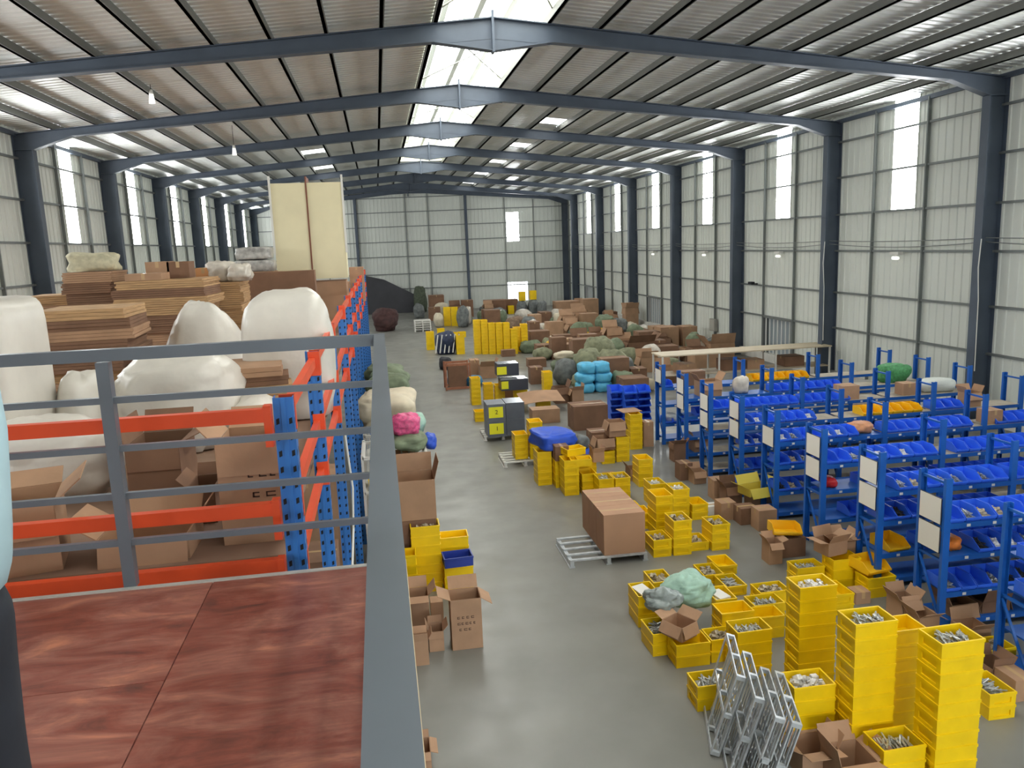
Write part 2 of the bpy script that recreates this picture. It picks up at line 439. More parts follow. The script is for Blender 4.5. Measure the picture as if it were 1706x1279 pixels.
m.f = [(0, 1, 2, 8), (2, 3, 7), (2, 7, 8), (4, 5, 6, 3), (3, 6, 7)]
m.build('wall_front', WALLSH, kind='structure', label='corrugated gable wall with open gate behind the viewpoint')
gt = obj('door_1', None, kind='structure', label='open vehicle gate behind the viewpoint')
MB().box(GX0-.1, GX0, YB-.1, YB+.1, 0, GZ1).box(GX1, GX1+.1, YB-.1, YB+.1, 0, GZ1).box(GX0-.1, GX1+.1, YB-.1, YB+.1, GZ1, GZ1+.12).build('door_frame', STEEL, gt)
yard = MB(); yard.v = [(-40, YB-60, -.02), (50, YB-60, -.02), (50, YB-.31, -.02), (-40, YB-.31, -.02)]; yard.f = [(0, 1, 2, 3)]
yard.build('ground', mat('yard_concrete', (170, 168, 160), .8, var=.1, scale=.5), kind='structure', label='pale concrete yard outside the gate')

# ------------------------------------------------------------------ mezzanine, platform and railing
DZ, PZ = 3.40, 3.45                    # storage deck and lookout platform levels
deck = obj('mezzanine_deck', None, label='brown plywood storage deck of the mezzanine above the racking', cat='deck')
DECKM = mat('deck_ply', (140, 112, 92), .7, var=.15, scale=2)
yy = 4.2
while yy < 31:
    xx = -.59
    while xx > -9.2:
        MB().box(max(xx-1.83, -9.2), xx-.004, yy+.002, yy+.916, DZ-.02, DZ).build('deck_board', DECKM, deck)
        xx -= 1.83
    yy += .92
for x in (-2.6, -4.9, -7.2, -9.1):
    MB().box(x-.04, x+.04, 4.22, 31.6, DZ-.14, DZ-.02).build('joist', ORANGE, deck)
    for y in (4.3, 8.2, 12.9, 17.6, 22.3, 27, 31.4):
        MB().box(x-.045, x+.045, y-.04, y+.04, 0, DZ-.14).build('post', RACKBLUE, deck)

plat = obj('lookout_platform', None, label='red-brown plywood lookout platform behind the grey railing', cat='platform')
for i, (x0, x1) in enumerate(((-.88, .03), (-1.8, -.885), (-2.72, -1.805), (-3.64, -2.725), (-4.2, -3.645))):
    ys = [3.80, 1.98 if i % 2 == 0 else 2.9, .15 if i % 2 == 0 else 1.07, -1.68 if i % 2 == 0 else -.76, -2.6]
    for a, b in zip(ys, ys[1:]):
        MB().box(x0, x1, b+.003, a, PZ-.018, PZ).build('plywood_sheet', PLYRED, plat)
EDGE = mat('edge_trim', (190, 190, 182), .4, .3)
MB().box(-4.2, .035, 3.80, 3.828, PZ-.12, PZ+.006).build('edge_trim', EDGE, plat)
MB().box(.03, .045, -2.6, 3.835, PZ-.1, PZ+.004).build('edge_trim', mat('edge_wood', (202, 182, 146), .6), plat)
for x in (-4.1, -2.1, -.06):
    MB().box(x-.05, x+.05, -2.6, 3.8, PZ-.2, PZ-.02).build('joist', STEEL, plat)
    for y in (-2.4, .6, 3.6):
        MB().box(x-.05, x+.05, y-.05, y+.05, 0, PZ-.2).build('leg', STEEL, plat)

rl = obj('guard_railing', None, label='grey square-tube guard railing around the lookout platform', cat='railing')
RX, RY, RT = -.014, 3.86, 4.60
MB().box(-4.2, RX+.026, RY-.025, RY+.025, RT-.055, RT).build('top_rail', RAILP, rl)
MB().box(RX-.025, RX+.025, -2.6, RY-.032, RT-.06, RT).build('top_rail', RAILP, rl)
for k in range(4):
    z = 3.67+.23*k
    MB().box(-4.2, RX-.025, RY-.014, RY+.014, z-.015, z+.015).build('rail', RAILP, rl)
    MB().box(RX-.014, RX+.014, -2.6, RY-.025, z-.015, z+.015).build('rail', RAILP, rl)
for x in (-4.15, -2.68, -1.27, RX):
    MB().box(x-.028, x+.028, RY-.028, RY+.028, PZ, RT-.06).build('post', RAILP, rl)
for y in (2.4, .9, -.9, -2.5):
    MB().box(RX-.02, RX+.02, y-.02, y+.02, PZ, RT-.06).build('post', RAILP, rl)

# pallet rack along the deck edge: blue perforated uprights, orange beams
slotm = MB()
for k in range(60):
    for dx in (-.02, .02):
        z = .12+k*.075
        slotm.quad((dx-.007, 0, z), (dx+.007, 0, z-.004), (dx+.005, 0, z+.028), (dx-.009, 0, z+.032))
def upright(parent, x, y, top, z0=0.0):
    m = MB()
    # open C section facing along Y
    m.box(x-.05, x+.05, y-.045, y-.042+.003, z0, top).box(x-.05, x-.046, y-.042, y+.045, z0, top).box(x+.046, x+.05, y-.042, y+.045, z0, top)
    m.box(x-.012, x+.012, y-.052, y-.045, z0, top)
    p = m.build('upright', RACKBLUE, parent)
    s = MB()
    for k in range(int((top-z0-.08)/.085)):
        z = z0+.06+k*.085
        for dx in (-.032, .032):
            s.quad((x+dx-.008, y-.0465, z), (x+dx+.008, y-.0465, z+.006), (x+dx+.008, y-.0465, z+.036), (x+dx-.008, y-.0465, z+.03))
            s.quad((x+.0506, y+dx-.008, z), (x+.0506, y+dx+.008, z+.006), (x+.0506, y+dx+.008, z+.036), (x+.0506, y+dx-.008, z+.03))
    s.build('slots', DARK, p, kind='stuff')
    return p
UX = -.52
pr1 = obj('pallet_rack', None, label='blue pallet rack with orange beams running along the aisle edge', cat='rack')
UY = [4.13, 6.0, 8.2, 10.9, 13.3, 15.8, 18.3, 20.8, 23.3, 25.8, 28.3, 30.8]
for y in UY:
    upright(pr1, UX, y, 4.28)
for a, b in zip(UY, UY[1:]):
    for z in (4.2, 3.73, 3.36):
        bm = MB().box(UX-.022, UX+.022, a+.05, b-.05, z-.035, z+.035).build('beam', ORANGE, pr1)
        e = MB()
        for y in (a+.053, b-.053):
            e.box(UX-.03, UX+.052, y-.006, y+.006, z-.1, z+.08).box(UX+.047, UX+.053, min(y, y+(.05 if y > b-.06 else -.05)), max(y, y+(.05 if y > b-.06 else -.05)), z-.1, z+.08)
        e.build('end_plates', ORANGE, bm, kind='stuff')
pr2 = obj('pallet_rack', None, label='orange guard beams on blue uprights facing the platform railing', cat='rack')
upright(pr2, -3.35, 4.13, 4.28)
for z, h in ((4.205, .04), (3.715, .04), (3.40, .052)):
    bm = MB().box(-3.3, UX-.055, 4.02, 4.07, z-h/2*1.7, z+h/2*1.7).build('beam', ORANGE, pr2)
    MB().box(UX-.09, UX-.052, 4.01, 4.075, z-.16, z+.05).build('end_plate', ORANGE, bm)
# cables hanging from the uprights
cb = MB()
pts = [Vector((-.44, 8.0, 3.2)), Vector((-.4, 8.0, 2.6)), Vector((-.42, 7.9, 2.2)), Vector((-.44, 7.4, 1.9)), Vector((-.48, 6.6, 1.8))]
for a, b in zip(pts, pts[1:]): cb.tube(a, b, .012, 6)
cb.build('white_cable', WFRAME, label='white cable hanging beside the blue rack upright', cat='cable')

# ------------------------------------------------------------------ soft shapes
def sack_mesh(w, d, h, seed, power=2.7, rough=.11, nu=28, nv=18, wrink=.05, flat=.14, lean=0.0, taper=0.0, name='sack', m=None):
    B = MB(); off = Vector((seed*13.7, seed*7.1, seed*3.3))
    def sp(c, p): return math.copysign(abs(c)**(2/p), c)
    for j in range(nv+1):
        ph = -math.pi/2+math.pi*j/nv
        for i in range(nu):
            th = 2*math.pi*i/nu
            x = sp(math.cos(ph), power)*sp(math.cos(th), power); y = sp(math.cos(ph), power)*sp(math.sin(th), power); z = sp(math.sin(ph), power)
            P = Vector((x, y, z))
            n1 = noise.noise(P*1.2+off); n2 = abs(noise.noise(Vector((x*2.2, y*2.2, z*3.6))+off*1.7)); n3 = abs(noise.noise(Vector((x*5, y*5, z*9))+off))
            k = 1+rough*2*n1-wrink*3.0*n2-wrink*1.2*n3+.06
            zz = z*k
            if zz < -1+flat*2: zz = -1+flat*2*.3+(zz+1)*.1
            tp = 1-taper*(zz+1)/2
            B.v.append((x*k*tp*w/2+lean*(zz+1)*w/2, y*k*tp*d/2, (zz+1)*h/2))
    for j in range(nv):
        for i in range(nu):
            a = j*nu+i; b = j*nu+(i+1) % nu
            B.f.append((a, b, b+nu, a+nu))
    zs = min(v[2] for v in B.v); ztp = max(v[2] for v in B.v)
    B.v = [(x, y, (z-zs)/(ztp-zs)*h) for x, y, z in B.v]
    return B.mesh(name, m, True)
TAKEN = []
def support(x, y, w, d, z):
    base = DZ if (z >= DZ-.01 and x < -.5 and 4 < y < 31.6) else 0.0
    if z <= base+.02: return base
    best = base
    for (a, b, c, e, p, q) in TAKEN:
        ox = min(x+w/2, b)-max(x-w/2, a); oy = min(y+d/2, e)-max(y-d/2, c)
        if ox > 0 and oy > 0 and ox*oy > .12*w*d and q <= z+.4: best = max(best, q)
    return best
def settle(x, y, w, d, z0, z1, keep=True):
    # nudge a footprint clear of what already stands there
    for it in range(14):
        hit = None
        for (a, b, c, e, p, q) in TAKEN:
            ox = min(x+w/2, b)-max(x-w/2, a); oy = min(y+d/2, e)-max(y-d/2, c); oz = min(z1, q)-max(z0, p)
            if ox > .004 and oy > .004 and oz > .004:
                if hit is None or min(ox, oy) > hit[0]: hit = (min(ox, oy), ox, oy, (a+b)/2, (c+e)/2)
        if hit is None: break
        _, ox, oy, cx, cy = hit
        if ox < oy: x += (ox+.015)*(1 if x >= cx else -1)
        else: y += (oy+.015)*(1 if y >= cy else -1)
    if keep: TAKEN.append((x-w/2, x+w/2, y-d/2, y+d/2, z0, z1))
    return x, y
SEED = [1]
def rectpos(x0, x1, ybot, z0):
    a = onZ(x0, ybot, z0); b = onZ(x1, ybot, z0); c = (a+b)/2
    return c, abs(b.x-a.x)
def topheight(xc, ytop, y, z0): return max(.03, onY(xc, ytop, y).z-z0)
def sack(name, x0, x1, ytop, ybot, d, m, label, cat='sack', z0=0.0, rz=0.0, group=None, neck=False, back=0.5, **kw):
    # front outline read at the base, depth d going back from it
    c, w = rectpos(x0, x1, ybot, z0)
    y = c.y+d*back*.6
    c2 = onY((x0+x1)/2, ybot, y); w *= y/c.y
    h = topheight((x0+x1)/2, ytop, y, z0)
    SEED[0] += 1
    z0 = support(c2.x, y, w*.8, d*.8, z0)+.001
    sx, y = settle(c2.x, y, w*.86, d*.8, z0, z0+h); c2 = Vector((sx, y, 0))
    big = w > .7
    me = sack_mesh(w, d, h, SEED[0], name=name, m=m, nu=44 if big else 24, nv=28 if big else 14, **kw)
    o = obj(name, me, None, (c2.x, y, z0), rz, label, cat, group)
    if neck:
        t = MB()
        for k in range(5):
            a = 2*math.pi*k/5; t.tube((0, 0, h*.94), (.1*w*math.cos(a), .1*w*math.sin(a), h*1.1), .04*w, 5, .07*w)
        t.build('tied_neck', m, o, smooth=True)
    return o

# ------------------------------------------------------------------ cartons
def flapbox(m, L, D, t=.006): m.box(-L/2, L/2, 0, D, 0, t); return m
def carton_at(x, y, z, w, d, h, label, style='c', rz=0.0, m=None, seed=None, flaps=None, cat='carton', ink=None, group=None):
    m = m or CARD; t = .006
    rnd = random.Random(seed if seed is not None else int(x*1000+y*77+z*13))
    B = MB()
    if style == 'c':
        c = .004
        B.box(-w/2, w/2, -d/2, d/2, 0, h)
        o = B.build('carton', m, None, (x, y, z), rz, label=label, cat=cat, group=group)
        if min(w, d) > .2:
            tp = MB().box(-w/2, w/2, -.025, .025, h, h+.0015).box(-w/2-.0015, -w/2, -.025, .025, h-.09, h+.0015).box(w/2, w/2+.0015, -.025, .025, h-.09, h+.0015) if w > d else MB().box(-.025, .025, -d/2, d/2, h, h+.0015).box(-.025, .025, -d/2-.0015, -d/2, h-.09, h+.0015)
            tp.build('tape', TAPE, o)
    else:
        B.box(-w/2, w/2, -d/2, d/2, 0, t)
        B.box(-w/2, w/2, -d/2, -d/2+t, t, h).box(-w/2, w/2, d/2-t, d/2, t, h).box(-w/2, -w/2+t, -d/2+t, d/2-t, t, h).box(w/2-t, w/2, -d/2+t, d/2-t, t, h)
        o = B.build('carton', m, None, (x, y, z), rz, label=label, cat=cat, group=group)
        fl = min(w, d)*.5
        angs = flaps or [rnd.choice((rnd.uniform(-86, -62), rnd.uniform(45, 85))) for _ in range(4)]
        # hinge (position, rotation z), angle: 0 = lying flat outward, 90 = upright, negative = hanging
        for k, (hx, hy, rzz, L) in enumerate(((0, -d/2, math.pi, w), (w/2, 0, -math.pi/2, d), (0, d/2, 0, w), (-w/2, 0, math.pi/2, d))):
            if angs[k] is None: continue
            F = MB().box(-L/2+.004, L/2-.004, 0.002, fl, -t/2, t/2)
            f = F.build('flap', m, o, (hx, hy, h))
            f.rotation_euler = (Matrix.Rotation(rzz, 3, 'Z') @ Matrix.Rotation(R(angs[k]), 3, 'X')).to_euler()
    if ink:
        k = MB()
        for (u0, u1, v) in ink:
            n = max(2, int((u1-u0)*w/.05))
            for i in range(n):
                a = u0+(u1-u0)*i/n; b = a+(u1-u0)/n*rnd.uniform(.45, .8)
                z0_, z1_ = h*v, h*v+.03
                k.box((a-.5)*w, (b-.5)*w, -d/2-.0012, -d/2, z0_, z0_+.008)
                k.box((a-.5)*w, (a-.5)*w+.008, -d/2-.0012, -d/2, z0_, z1_)
                k.box((a-.5)*w, (b-.5)*w, -d/2-.0012, -d/2, z1_-.007, z1_)
        k.build('printed_lettering', INK, o, kind='stuff')
    return o
def carton(x0, x1, ytop, ybot, d, label, style='c', z0=0.0, rz=0.0, **kw):
    c, w = rectpos(x0, x1, ybot, z0)
    h = topheight((x0+x1)/2, ytop, c.y, z0)
    z0 = support(c.x, c.y+d/2, w, d, z0)+.001
    x, y = settle(c.x, c.y+d/2, w, d, z0, z0+h)
    return carton_at(x, y, z0, w, d, h, label, style, rz, **kw)

def bundle(x0, x1, ytop, ybot, d, label, z0=0.0, rz=0.0, layers=6, m=None, jit=.05):
    # flattened cartons tied in a pile: each layer its own part
    c, w = rectpos(x0, x1, ybot, z0); h = topheight((x0+x1)/2, ytop, c.y, z0)
    sx, sy = settle(c.x, c.y+d/2, w*1.05, d*1.02, z0, z0+h)
    o = obj('flattened_carton_pile', None, None, (sx, sy, z0), rz, label, 'cardboard pile')
    rnd = random.Random(int(x0*7+ytop)); t = h/layers; z = 0
    for k in range(layers):
        ww = w*rnd.uniform(.9, 1.0); dd = d*rnd.uniform(.9, 1.0); B = MB()
        n = max(2, int(t/.03)); 
        for i in range(n):
            e = rnd.uniform(-.012, .012); g = rnd.uniform(-.012, .012)
            B.box(-ww/2+e, ww/2+e, -dd/2+g, dd/2+g, i*t/n, (i+1)*t/n-.003)
        B.build('cardboard_layer', m or (CARDL if rnd.random() < .45 else (CARD if rnd.random() < .5 else CARDD)), o, (rnd.uniform(-jit, jit)*w, rnd.uniform(-.3, .3)*jit*w, z), rnd.uniform(-.03, .03))
        z += t
    return sx, sy, z0+h

# ------------------------------------------------------------------ goods on the mezzanine deck
INK3 = [(.2, .8, .62), (.2, .85, .5), (.25, .7, .38)]
carton(377, 482, 737, 904, .42, 'open tan carton with printed lettering beside the blue upright on the deck', 'o', DZ, ink=[(.45, .95, .66), (.45, .95, .56), (.5, .9, .46)], flaps=[-85, -80, 35, 50])
carton(172, 313, 894, 937, .36, 'low wide open carton lying near the orange bottom beam', 'o', DZ, flaps=[-75, 55, 40, 35])
carton(-30, 78, 848, 962, .42, 'tan carton standing by the person on the deck', 'o', DZ, rz=.25, flaps=[-80, 40, 20, 10])
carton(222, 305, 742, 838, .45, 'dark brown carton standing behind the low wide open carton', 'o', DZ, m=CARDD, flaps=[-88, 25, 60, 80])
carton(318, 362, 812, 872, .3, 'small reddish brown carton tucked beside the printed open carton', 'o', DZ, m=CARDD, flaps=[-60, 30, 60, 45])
sack('foam_roll', -70, 70, 490, 810, .8, FILM, 'upright roll of white packing foam at the end of the railing', 'foam roll', DZ, power=9, wrink=.012, rough=.02)
sack('foam_bag', 86, 172, 614, 772, .7, FILM, 'slim white foam bag between foam roll and wide foam bag', 'foam bag', DZ, rough=.06, power=3, taper=.3)
sack('foam_bag', 182, 386, 588, 752, .9, FILM, 'wide crumpled white foam bag behind the railing post', 'foam bag', DZ, rough=.07, wrink=.05, power=3.2, taper=.12)
sack('foam_bag', 388, 458, 655, 742, .5, FILM, 'small white foam bag under the pile of loose cardboard sheets', 'foam bag', DZ)
sack('foam_bag', -10, 196, 690, 842, .7, FILM, 'sagging white foam bag lying low beside the tan carton', 'foam bag', DZ, rough=.1, wrink=.05, power=2.3)
sack('foam_bag', 276, 436, 498, 640, 1.0, FILM, 'cone-shaped white foam bag in front of the cardboard piles', 'foam bag', DZ, power=3, rough=.05, taper=.6, lean=-.06)
sack('foam_bag', 426, 560, 480, 698, .8, FILM, 'tallest bulging white foam bag beside the orange guard beam', 'foam bag', DZ, power=3.2, rough=.05, wrink=.02)
bundle(68, 214, 516, 672, 1.1, 'wide pile of flattened cartons behind the foam bags', DZ, .06, 9)
PILE_B = bundle(206, 346, 466, 612, 1.2, 'tall pile of flattened cartons with small cartons on top', DZ, -.04, 10, m=None)
bundle(58, 128, 492, 610, .9, 'pile of flattened cartons beyond the foam roll', DZ, .1, 7)
PILE_C = bundle(132, 204, 452, 612, .9, 'pile of flattened cartons carrying the pale wrapped bale', DZ, 0, 9)
bundle(386, 478, 610, 722, .8, 'fanned pile of loose cardboard sheets beside the tallest foam bag', DZ, .12, 7, jit=.12)
PILE_F = bundle(350, 412, 470, 590, .9, 'short cardboard pile between tall pile and dark bundle', DZ, 0, 7)
def on_pile(pile, px, w, d, h, label, m, dy=0.0):
    x = onY(px, 450, pile[1]+dy).x
    return carton_at(x, pile[1]+dy, pile[2]+.001, w, d, h, label, 'c', 0.0, m=m)
SEED[0] += 1
obj('wrapped_bale', sack_mesh(.62, .6, .3, SEED[0], name='wrapped_bale', m=mat('bale_patterned', (196, 190, 160), .7, var=.2, scale=9, bump=.3, bscale=12), nu=32, nv=18, power=5), None, (PILE_C[0], PILE_C[1], PILE_C[2]+.001), 0, 'pale wrapped bale on top of a cardboard pile', 'bale')
on_pile(PILE_B, 245, .5, .5, .1, 'flat tan carton at the front of the tall cardboard pile', CARD, -.3)
on_pile(PILE_B, 268, .34, .4, .26, 'dull tan carton in the upper row on the tall cardboard pile', CARD, .25)
on_pile(PILE_B, 302, .32, .4, .25, 'darker tan carton in the upper row on the tall cardboard pile', CARDD, .25)
on_pile(PILE_F, 341, .24, .3, .24, 'bright orange-tan carton beside the upper row of cartons', mat('cardboard_bright', (206, 150, 100), .8))
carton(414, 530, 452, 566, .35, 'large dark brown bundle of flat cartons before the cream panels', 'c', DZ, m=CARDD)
# cream panels standing on cartons
for k, (x0, x1) in enumerate(((462, 514), (516, 582))):
    carton(x0, x1, 468, 552, .75, ('first', 'second')[k]+' brown carton holding up the tall cream panels', 'c', DZ, m=CARD)
cy_ = 16.4; a = onY(462, 465, cy_); b = onY(581, 465, cy_); zt_ = onY(520, 304, cy_).z; zb_ = 4.47
pn = obj('cream_panel_pack', None, None, ((a.x+b.x)/2, cy_, zb_), 0.0, 'tall pack of cream foam panels standing strapped above the cardboard', 'panel pack')
pw = (b.x-a.x)
for s in (-1, 1):
    MB().box(s*pw/4-pw/4+.012, s*pw/4+pw/4-.012, 0, .6, 0, zt_-zb_).build('foam_panel', CREAM, pn)
MB().box(-.014, .014, -.02, .58, 0, zt_-zb_+.12).build('strap_board', BROWNST, pn)
for s in (-1, 1): MB().box(s*pw/2-.02, s*pw/2+.02, -.02, .02, .5, zt_-zb_+.14).build('corner_strip', WFRAME, pn)
yb5 = 15.75; xb5 = onY(427, 452, yb5).x; zb5 = onY(427, 452, yb5).z
carton_at(xb5, yb5, DZ+.001, .72, .6, zb5-DZ-.002, 'brown carton under the film-wrapped bundle', 'c', 0, m=CARD)
for k in range(2):
    SEED[0] += 1
    obj('wrapped_bundle', sack_mesh(.7-.06*k, .6, .23, SEED[0], name='wrapped_bundle', m=mat('grey_wrap', (168, 166, 160), .3, var=.35, scale=10, bump=.4, bscale=14), nu=30, nv=16, power=6, rough=.04), None, (xb5, yb5, zb5+.23*k), 0, ('lower', 'upper')[k]+' film-wrapped bundle stacked beside the cream panels', 'bundle')
for k, (px, dy, w, h, lb) in enumerate(((372, 0, .5, .36, 'crumpled grey film bag among the cardboard piles'), (400, -.2, .4, .3, 'crumpled pale film bag beside dark carton bundle'))):
    SEED[0] += 1; y = PILE_F[1]+dy
    obj('film_bag', sack_mesh(w, .45, h, SEED[0], name='film_bag', m=CLEARB, nu=30, nv=18, wrink=.1, rough=.14), None, (onY(px, 460, y).x, y, PILE_F[2]+.001), 0, lb, 'bag')
for (x0, x1, y0, y1, d, lb) in ((584, 607, 418, 476, .6, 'brown carton near the rack end beyond cream panels'), (555, 596, 470, 505, .7, 'tan carton below the cream panels by the rack'), (540, 580, 505, 545, .6, 'tan carton next to the tallest foam bag')):
    carton(x0, x1, y0, y1, d, lb, 'c', DZ if y1 > 490 else 3.9)
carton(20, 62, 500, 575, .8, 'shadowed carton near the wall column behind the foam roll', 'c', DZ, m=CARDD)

# ------------------------------------------------------------------ crates
CW, CD, CH = .43, .31, .145
def crate_mesh(name, W, D, H, m):
    B = MB(); ins = .007; zl = H-.03
    def ring(dx, z): return [(-W/2+dx, -D/2+dx, z), (W/2-dx, -D/2+dx, z), (W/2-dx, D/2-dx, z), (-W/2+dx, D/2-dx, z)]
    rs = [ring(ins, 0), ring(ins*.7, zl), ring(0, zl+.004), ring(0, H), ring(.016, H), ring(.022, .012)]
    for r in rs: B.v += r
    def q(i, j, a, b): B.f.append((4*i+a, 4*i+b, 4*j+b, 4*j+a))
    for k in range(4):
        n = (k+1) % 4
        for i in (1, 2, 3, 4): q(i, i+1, k, n)
        if k % 2 == 0:
            q(0, 1, k, n); continue
        # short side wall with a recessed hand-hold
        a, b, c, d = [Vector(B.v[x]) for x in (k, n, 4+n, 4+k)]
        def pt(u, v): return a.lerp(b, u).lerp(d.lerp(c, u), v)
        mid = (a+b)/2; inn = Vector((-mid.x, -mid.y, 0)).normalized()*.014
        o = len(B.v)
        iu = (.3, .7) if k % 2 == 0 else (.18, .82)
        rect = [pt(iu[0], .28), pt(iu[1], .28), pt(iu[1], .82), pt(iu[0], .82)]
        B.v += [tuple(p) for p in (a, b, c, d)] + [tuple(p) for p in rect] + [tuple(p+inn) for p in rect]
        for i in range(4):
            j = (i+1) % 4
            B.f.append((o+i, o+j, o+4+j, o+4+i)); B.f.append((o+4+i, o+4+j, o+8+j, o+8+i))
        B.f.append((o+8, o+9, o+10, o+11))
    B.f.append((0, 3, 2, 1)); B.f.append((20, 21, 22, 23))
    return B.mesh(name, m)
CRATE = crate_mesh('plastic_crate', CW, CD, CH, YEL)
DEEP = crate_mesh('deep_crate', .44, .40, .30, YEL)
CRATEB = crate_mesh('blue_crate', CW, CD, CH, mat('crate_blue', (40, 62, 150), .45))
def heap_mesh(kind, seed, w, d, h):
    rnd = random.Random(seed); B = MB()
    if kind == 'hooks':
        for i in range(46):
            x = rnd.uniform(-w/2+.04, w/2-.04); y = rnd.uniform(-d/2+.08, d/2-.08); z = rnd.uniform(.3, .95)*h
            a = rnd.gauss(1.35, .25); t = rnd.gauss(0, .25); l = rnd.uniform(.05, .085)
            v = Vector((math.cos(a)*math.cos(t), math.sin(a)*math.cos(t), math.sin(t)))*l
            B.bar(Vector((x, y, z))-v, Vector((x, y, z))+v, .014, .01)
        B.box(-w/2+.01, w/2-.01, -d/2+.01, d/2-.01, 0, h*.35)
    elif kind == 'paper':
        for i in range(5):
            xf = Matrix.Translation((rnd.uniform(-.03, .03), rnd.uniform(-.02, .02), h*(.2+.16*i))) @ Matrix.Rotation(rnd.uniform(-.3, .3), 4, 'Z') @ Matrix.Rotation(rnd.uniform(-.12, .12), 4, 'X')
            B.box(-w*.36, w*.36, -d*.33, d*.33, 0, .02, xf)
    else:
        for i in range(34):
            xf = Matrix.Translation((rnd.uniform(-w/2+.05, w/2-.05), rnd.uniform(-d/2+.05, d/2-.05), rnd.uniform(.3, .9)*h)) @ Matrix.Rotation(rnd.uniform(0, 6), 4, Vector((rnd.random(), rnd.random(), rnd.random()+.1)).normalized())
            s = rnd.uniform(.015, .035); B.box(-s, s, -s*.8, s*.8, -s*.5, s*.5, xf)
        B.box(-w/2+.01, w/2-.01, -d/2+.01, d/2-.01, 0, h*.35)
    return B.mesh(kind+'_heap', {'hooks': METALBIT, 'parts': mat('mixed_fittings', (176, 164, 140), .5, .2, var=.35, scale=30), 'white': BAGW, 'paper': WHITE}[kind])
HEAPS = {}
def heap(kind, v, w=CW-.05, d=CD-.05, h=.12):
    k = (kind, v, round(w, 2), round(d, 2))
    if k not in HEAPS: HEAPS[k] = heap_mesh(kind, v+len(kind)*7, w, d, h)
    return HEAPS[k]
HN = {'hooks': 'metal hooks', 'parts': 'small fittings', 'white': 'white bagged parts', 'paper': 'paper sheets'}
NC = [0]
def stack(xc, ytop, n, o, desc, fill=None, z0=0.0, me=None, ybase=False, jit=.03, col='yellow'):
    me = me or CRATE
    dims = {'plastic_crate': (CW, CD, CH), 'deep_crate': (.44, .40, .30), 'blue_crate': (CW, CD, CH)}[me.name]
    w, d = (dims[0], dims[1]) if o == 0 else (dims[1], dims[0]); h = dims[2]
    zt = z0 if ybase else z0+n*h
    P = onZ(xc, ytop, zt)
    x, y = settle(P.x, P.y+d/2, w, d, z0, z0+n*h)
    rnd = random.Random(int(xc*31+ytop)); rz = rnd.uniform(-jit, jit)*.7
    for k in range(n):
        NC[0] += 1
        if n == 1: lb = 'single %s crate %s' % (col, desc)
        else: lb = '%s crate of the %s stack %s' % ('topmost' if k == n-1 else ORD[k], col, desc)
        obj(me.name, me, None, (x, y, z0+k*h), rz+(math.pi/2 if o else 0)+rnd.uniform(-.01, .01), lb, 'crate', 'yellow plastic crates in the hall' if col == 'yellow' else None)
    if fill:
        obj(HN[fill].replace(' ', '_'), heap(fill, rnd.randint(0, 2)), None, (x, y, z0+(n-1)*h+.014), rz+(math.pi/2 if o else 0), HN[fill]+' heaped in the top crate '+desc, 'fittings', None, 'stuff')
    return x, y, z0+n*h
# --- front group by the shelving
stack(1462, 1037, 10, 0, 'towering beside the galvanised pallets', 'hooks')
stack(1606, 1069, 10, 0, 'towering closest to the blue shelving', 'hooks')
stack(1365, 977, 9, 0, 'towering behind the bagged-parts crates', 'white')
stack(1370, 1142, 5, 0, 'with spilling white bags by the leaning pallets', 'white')
stack(1512, 1050, 8, 0, 'squeezed between the two closest towers')
stack(1530, 1243, 3, 0, 'low at the foot of both towers', 'hooks')
stack(1673, 1155, 2, 1, 'alone at the picture edge below shelving', 'hooks')
stack(1668, 1082, 1, 0, 'set before the first shelf upright', 'parts')
stack(1107, 1055, 2, 1, 'foremost at the aisle beside the torn carton', 'hooks')
stack(1082, 992, 3, 1, 'with papers inside beside the mint sack', 'paper')
stack(1106, 969, 2, 1, 'just beyond the mint sack at the aisle', 'parts')
stack(1190, 957, 1, 1, 'behind the mint sack holding fittings', 'parts')
stack(1221, 970, 1, 1, 'behind the mint sack holding hooks', 'hooks')
stack(1196, 944, 1, 1, 'farthest of those behind the mint sack')
stack(1211, 998, 1, 1, 'touching the mint sack, papers inside', 'paper')
stack(1152, 1068, 2, 0, 'under the torn open carton')
stack(1230, 1020, 3, 0, 'empty-topped in the middle of the front group')
stack(1196, 1066, 2, 0, 'right of the torn carton with fittings', 'parts')
stack(1258, 1051, 4, 0, 'filled with upright hooks behind the leaning pallets', 'hooks')
stack(1194, 1141, 2, 0, 'standing alone on the floor beside the leaning pallets', 'hooks')
stack(1292, 985, 2, 0, 'between loose cartons and the rear tower', 'parts')
stack(1264, 1030, 2, 0, 'half hidden behind the upright hooks')
stack(1298, 1020, 2, 0, 'holding grey hooks beside the rear tower', 'hooks')
stack(1352, 945, 2, 0, 'with hooks below the pale open cartons', 'hooks')
stack(1400, 933, 3, 0, 'propping up the pale open cartons')
stack(1470, 962, 2, 0, 'carrying the tilted yellow bin')
stack(1406, 990, 2, 1, 'behind the rear tower next to loose cartons')
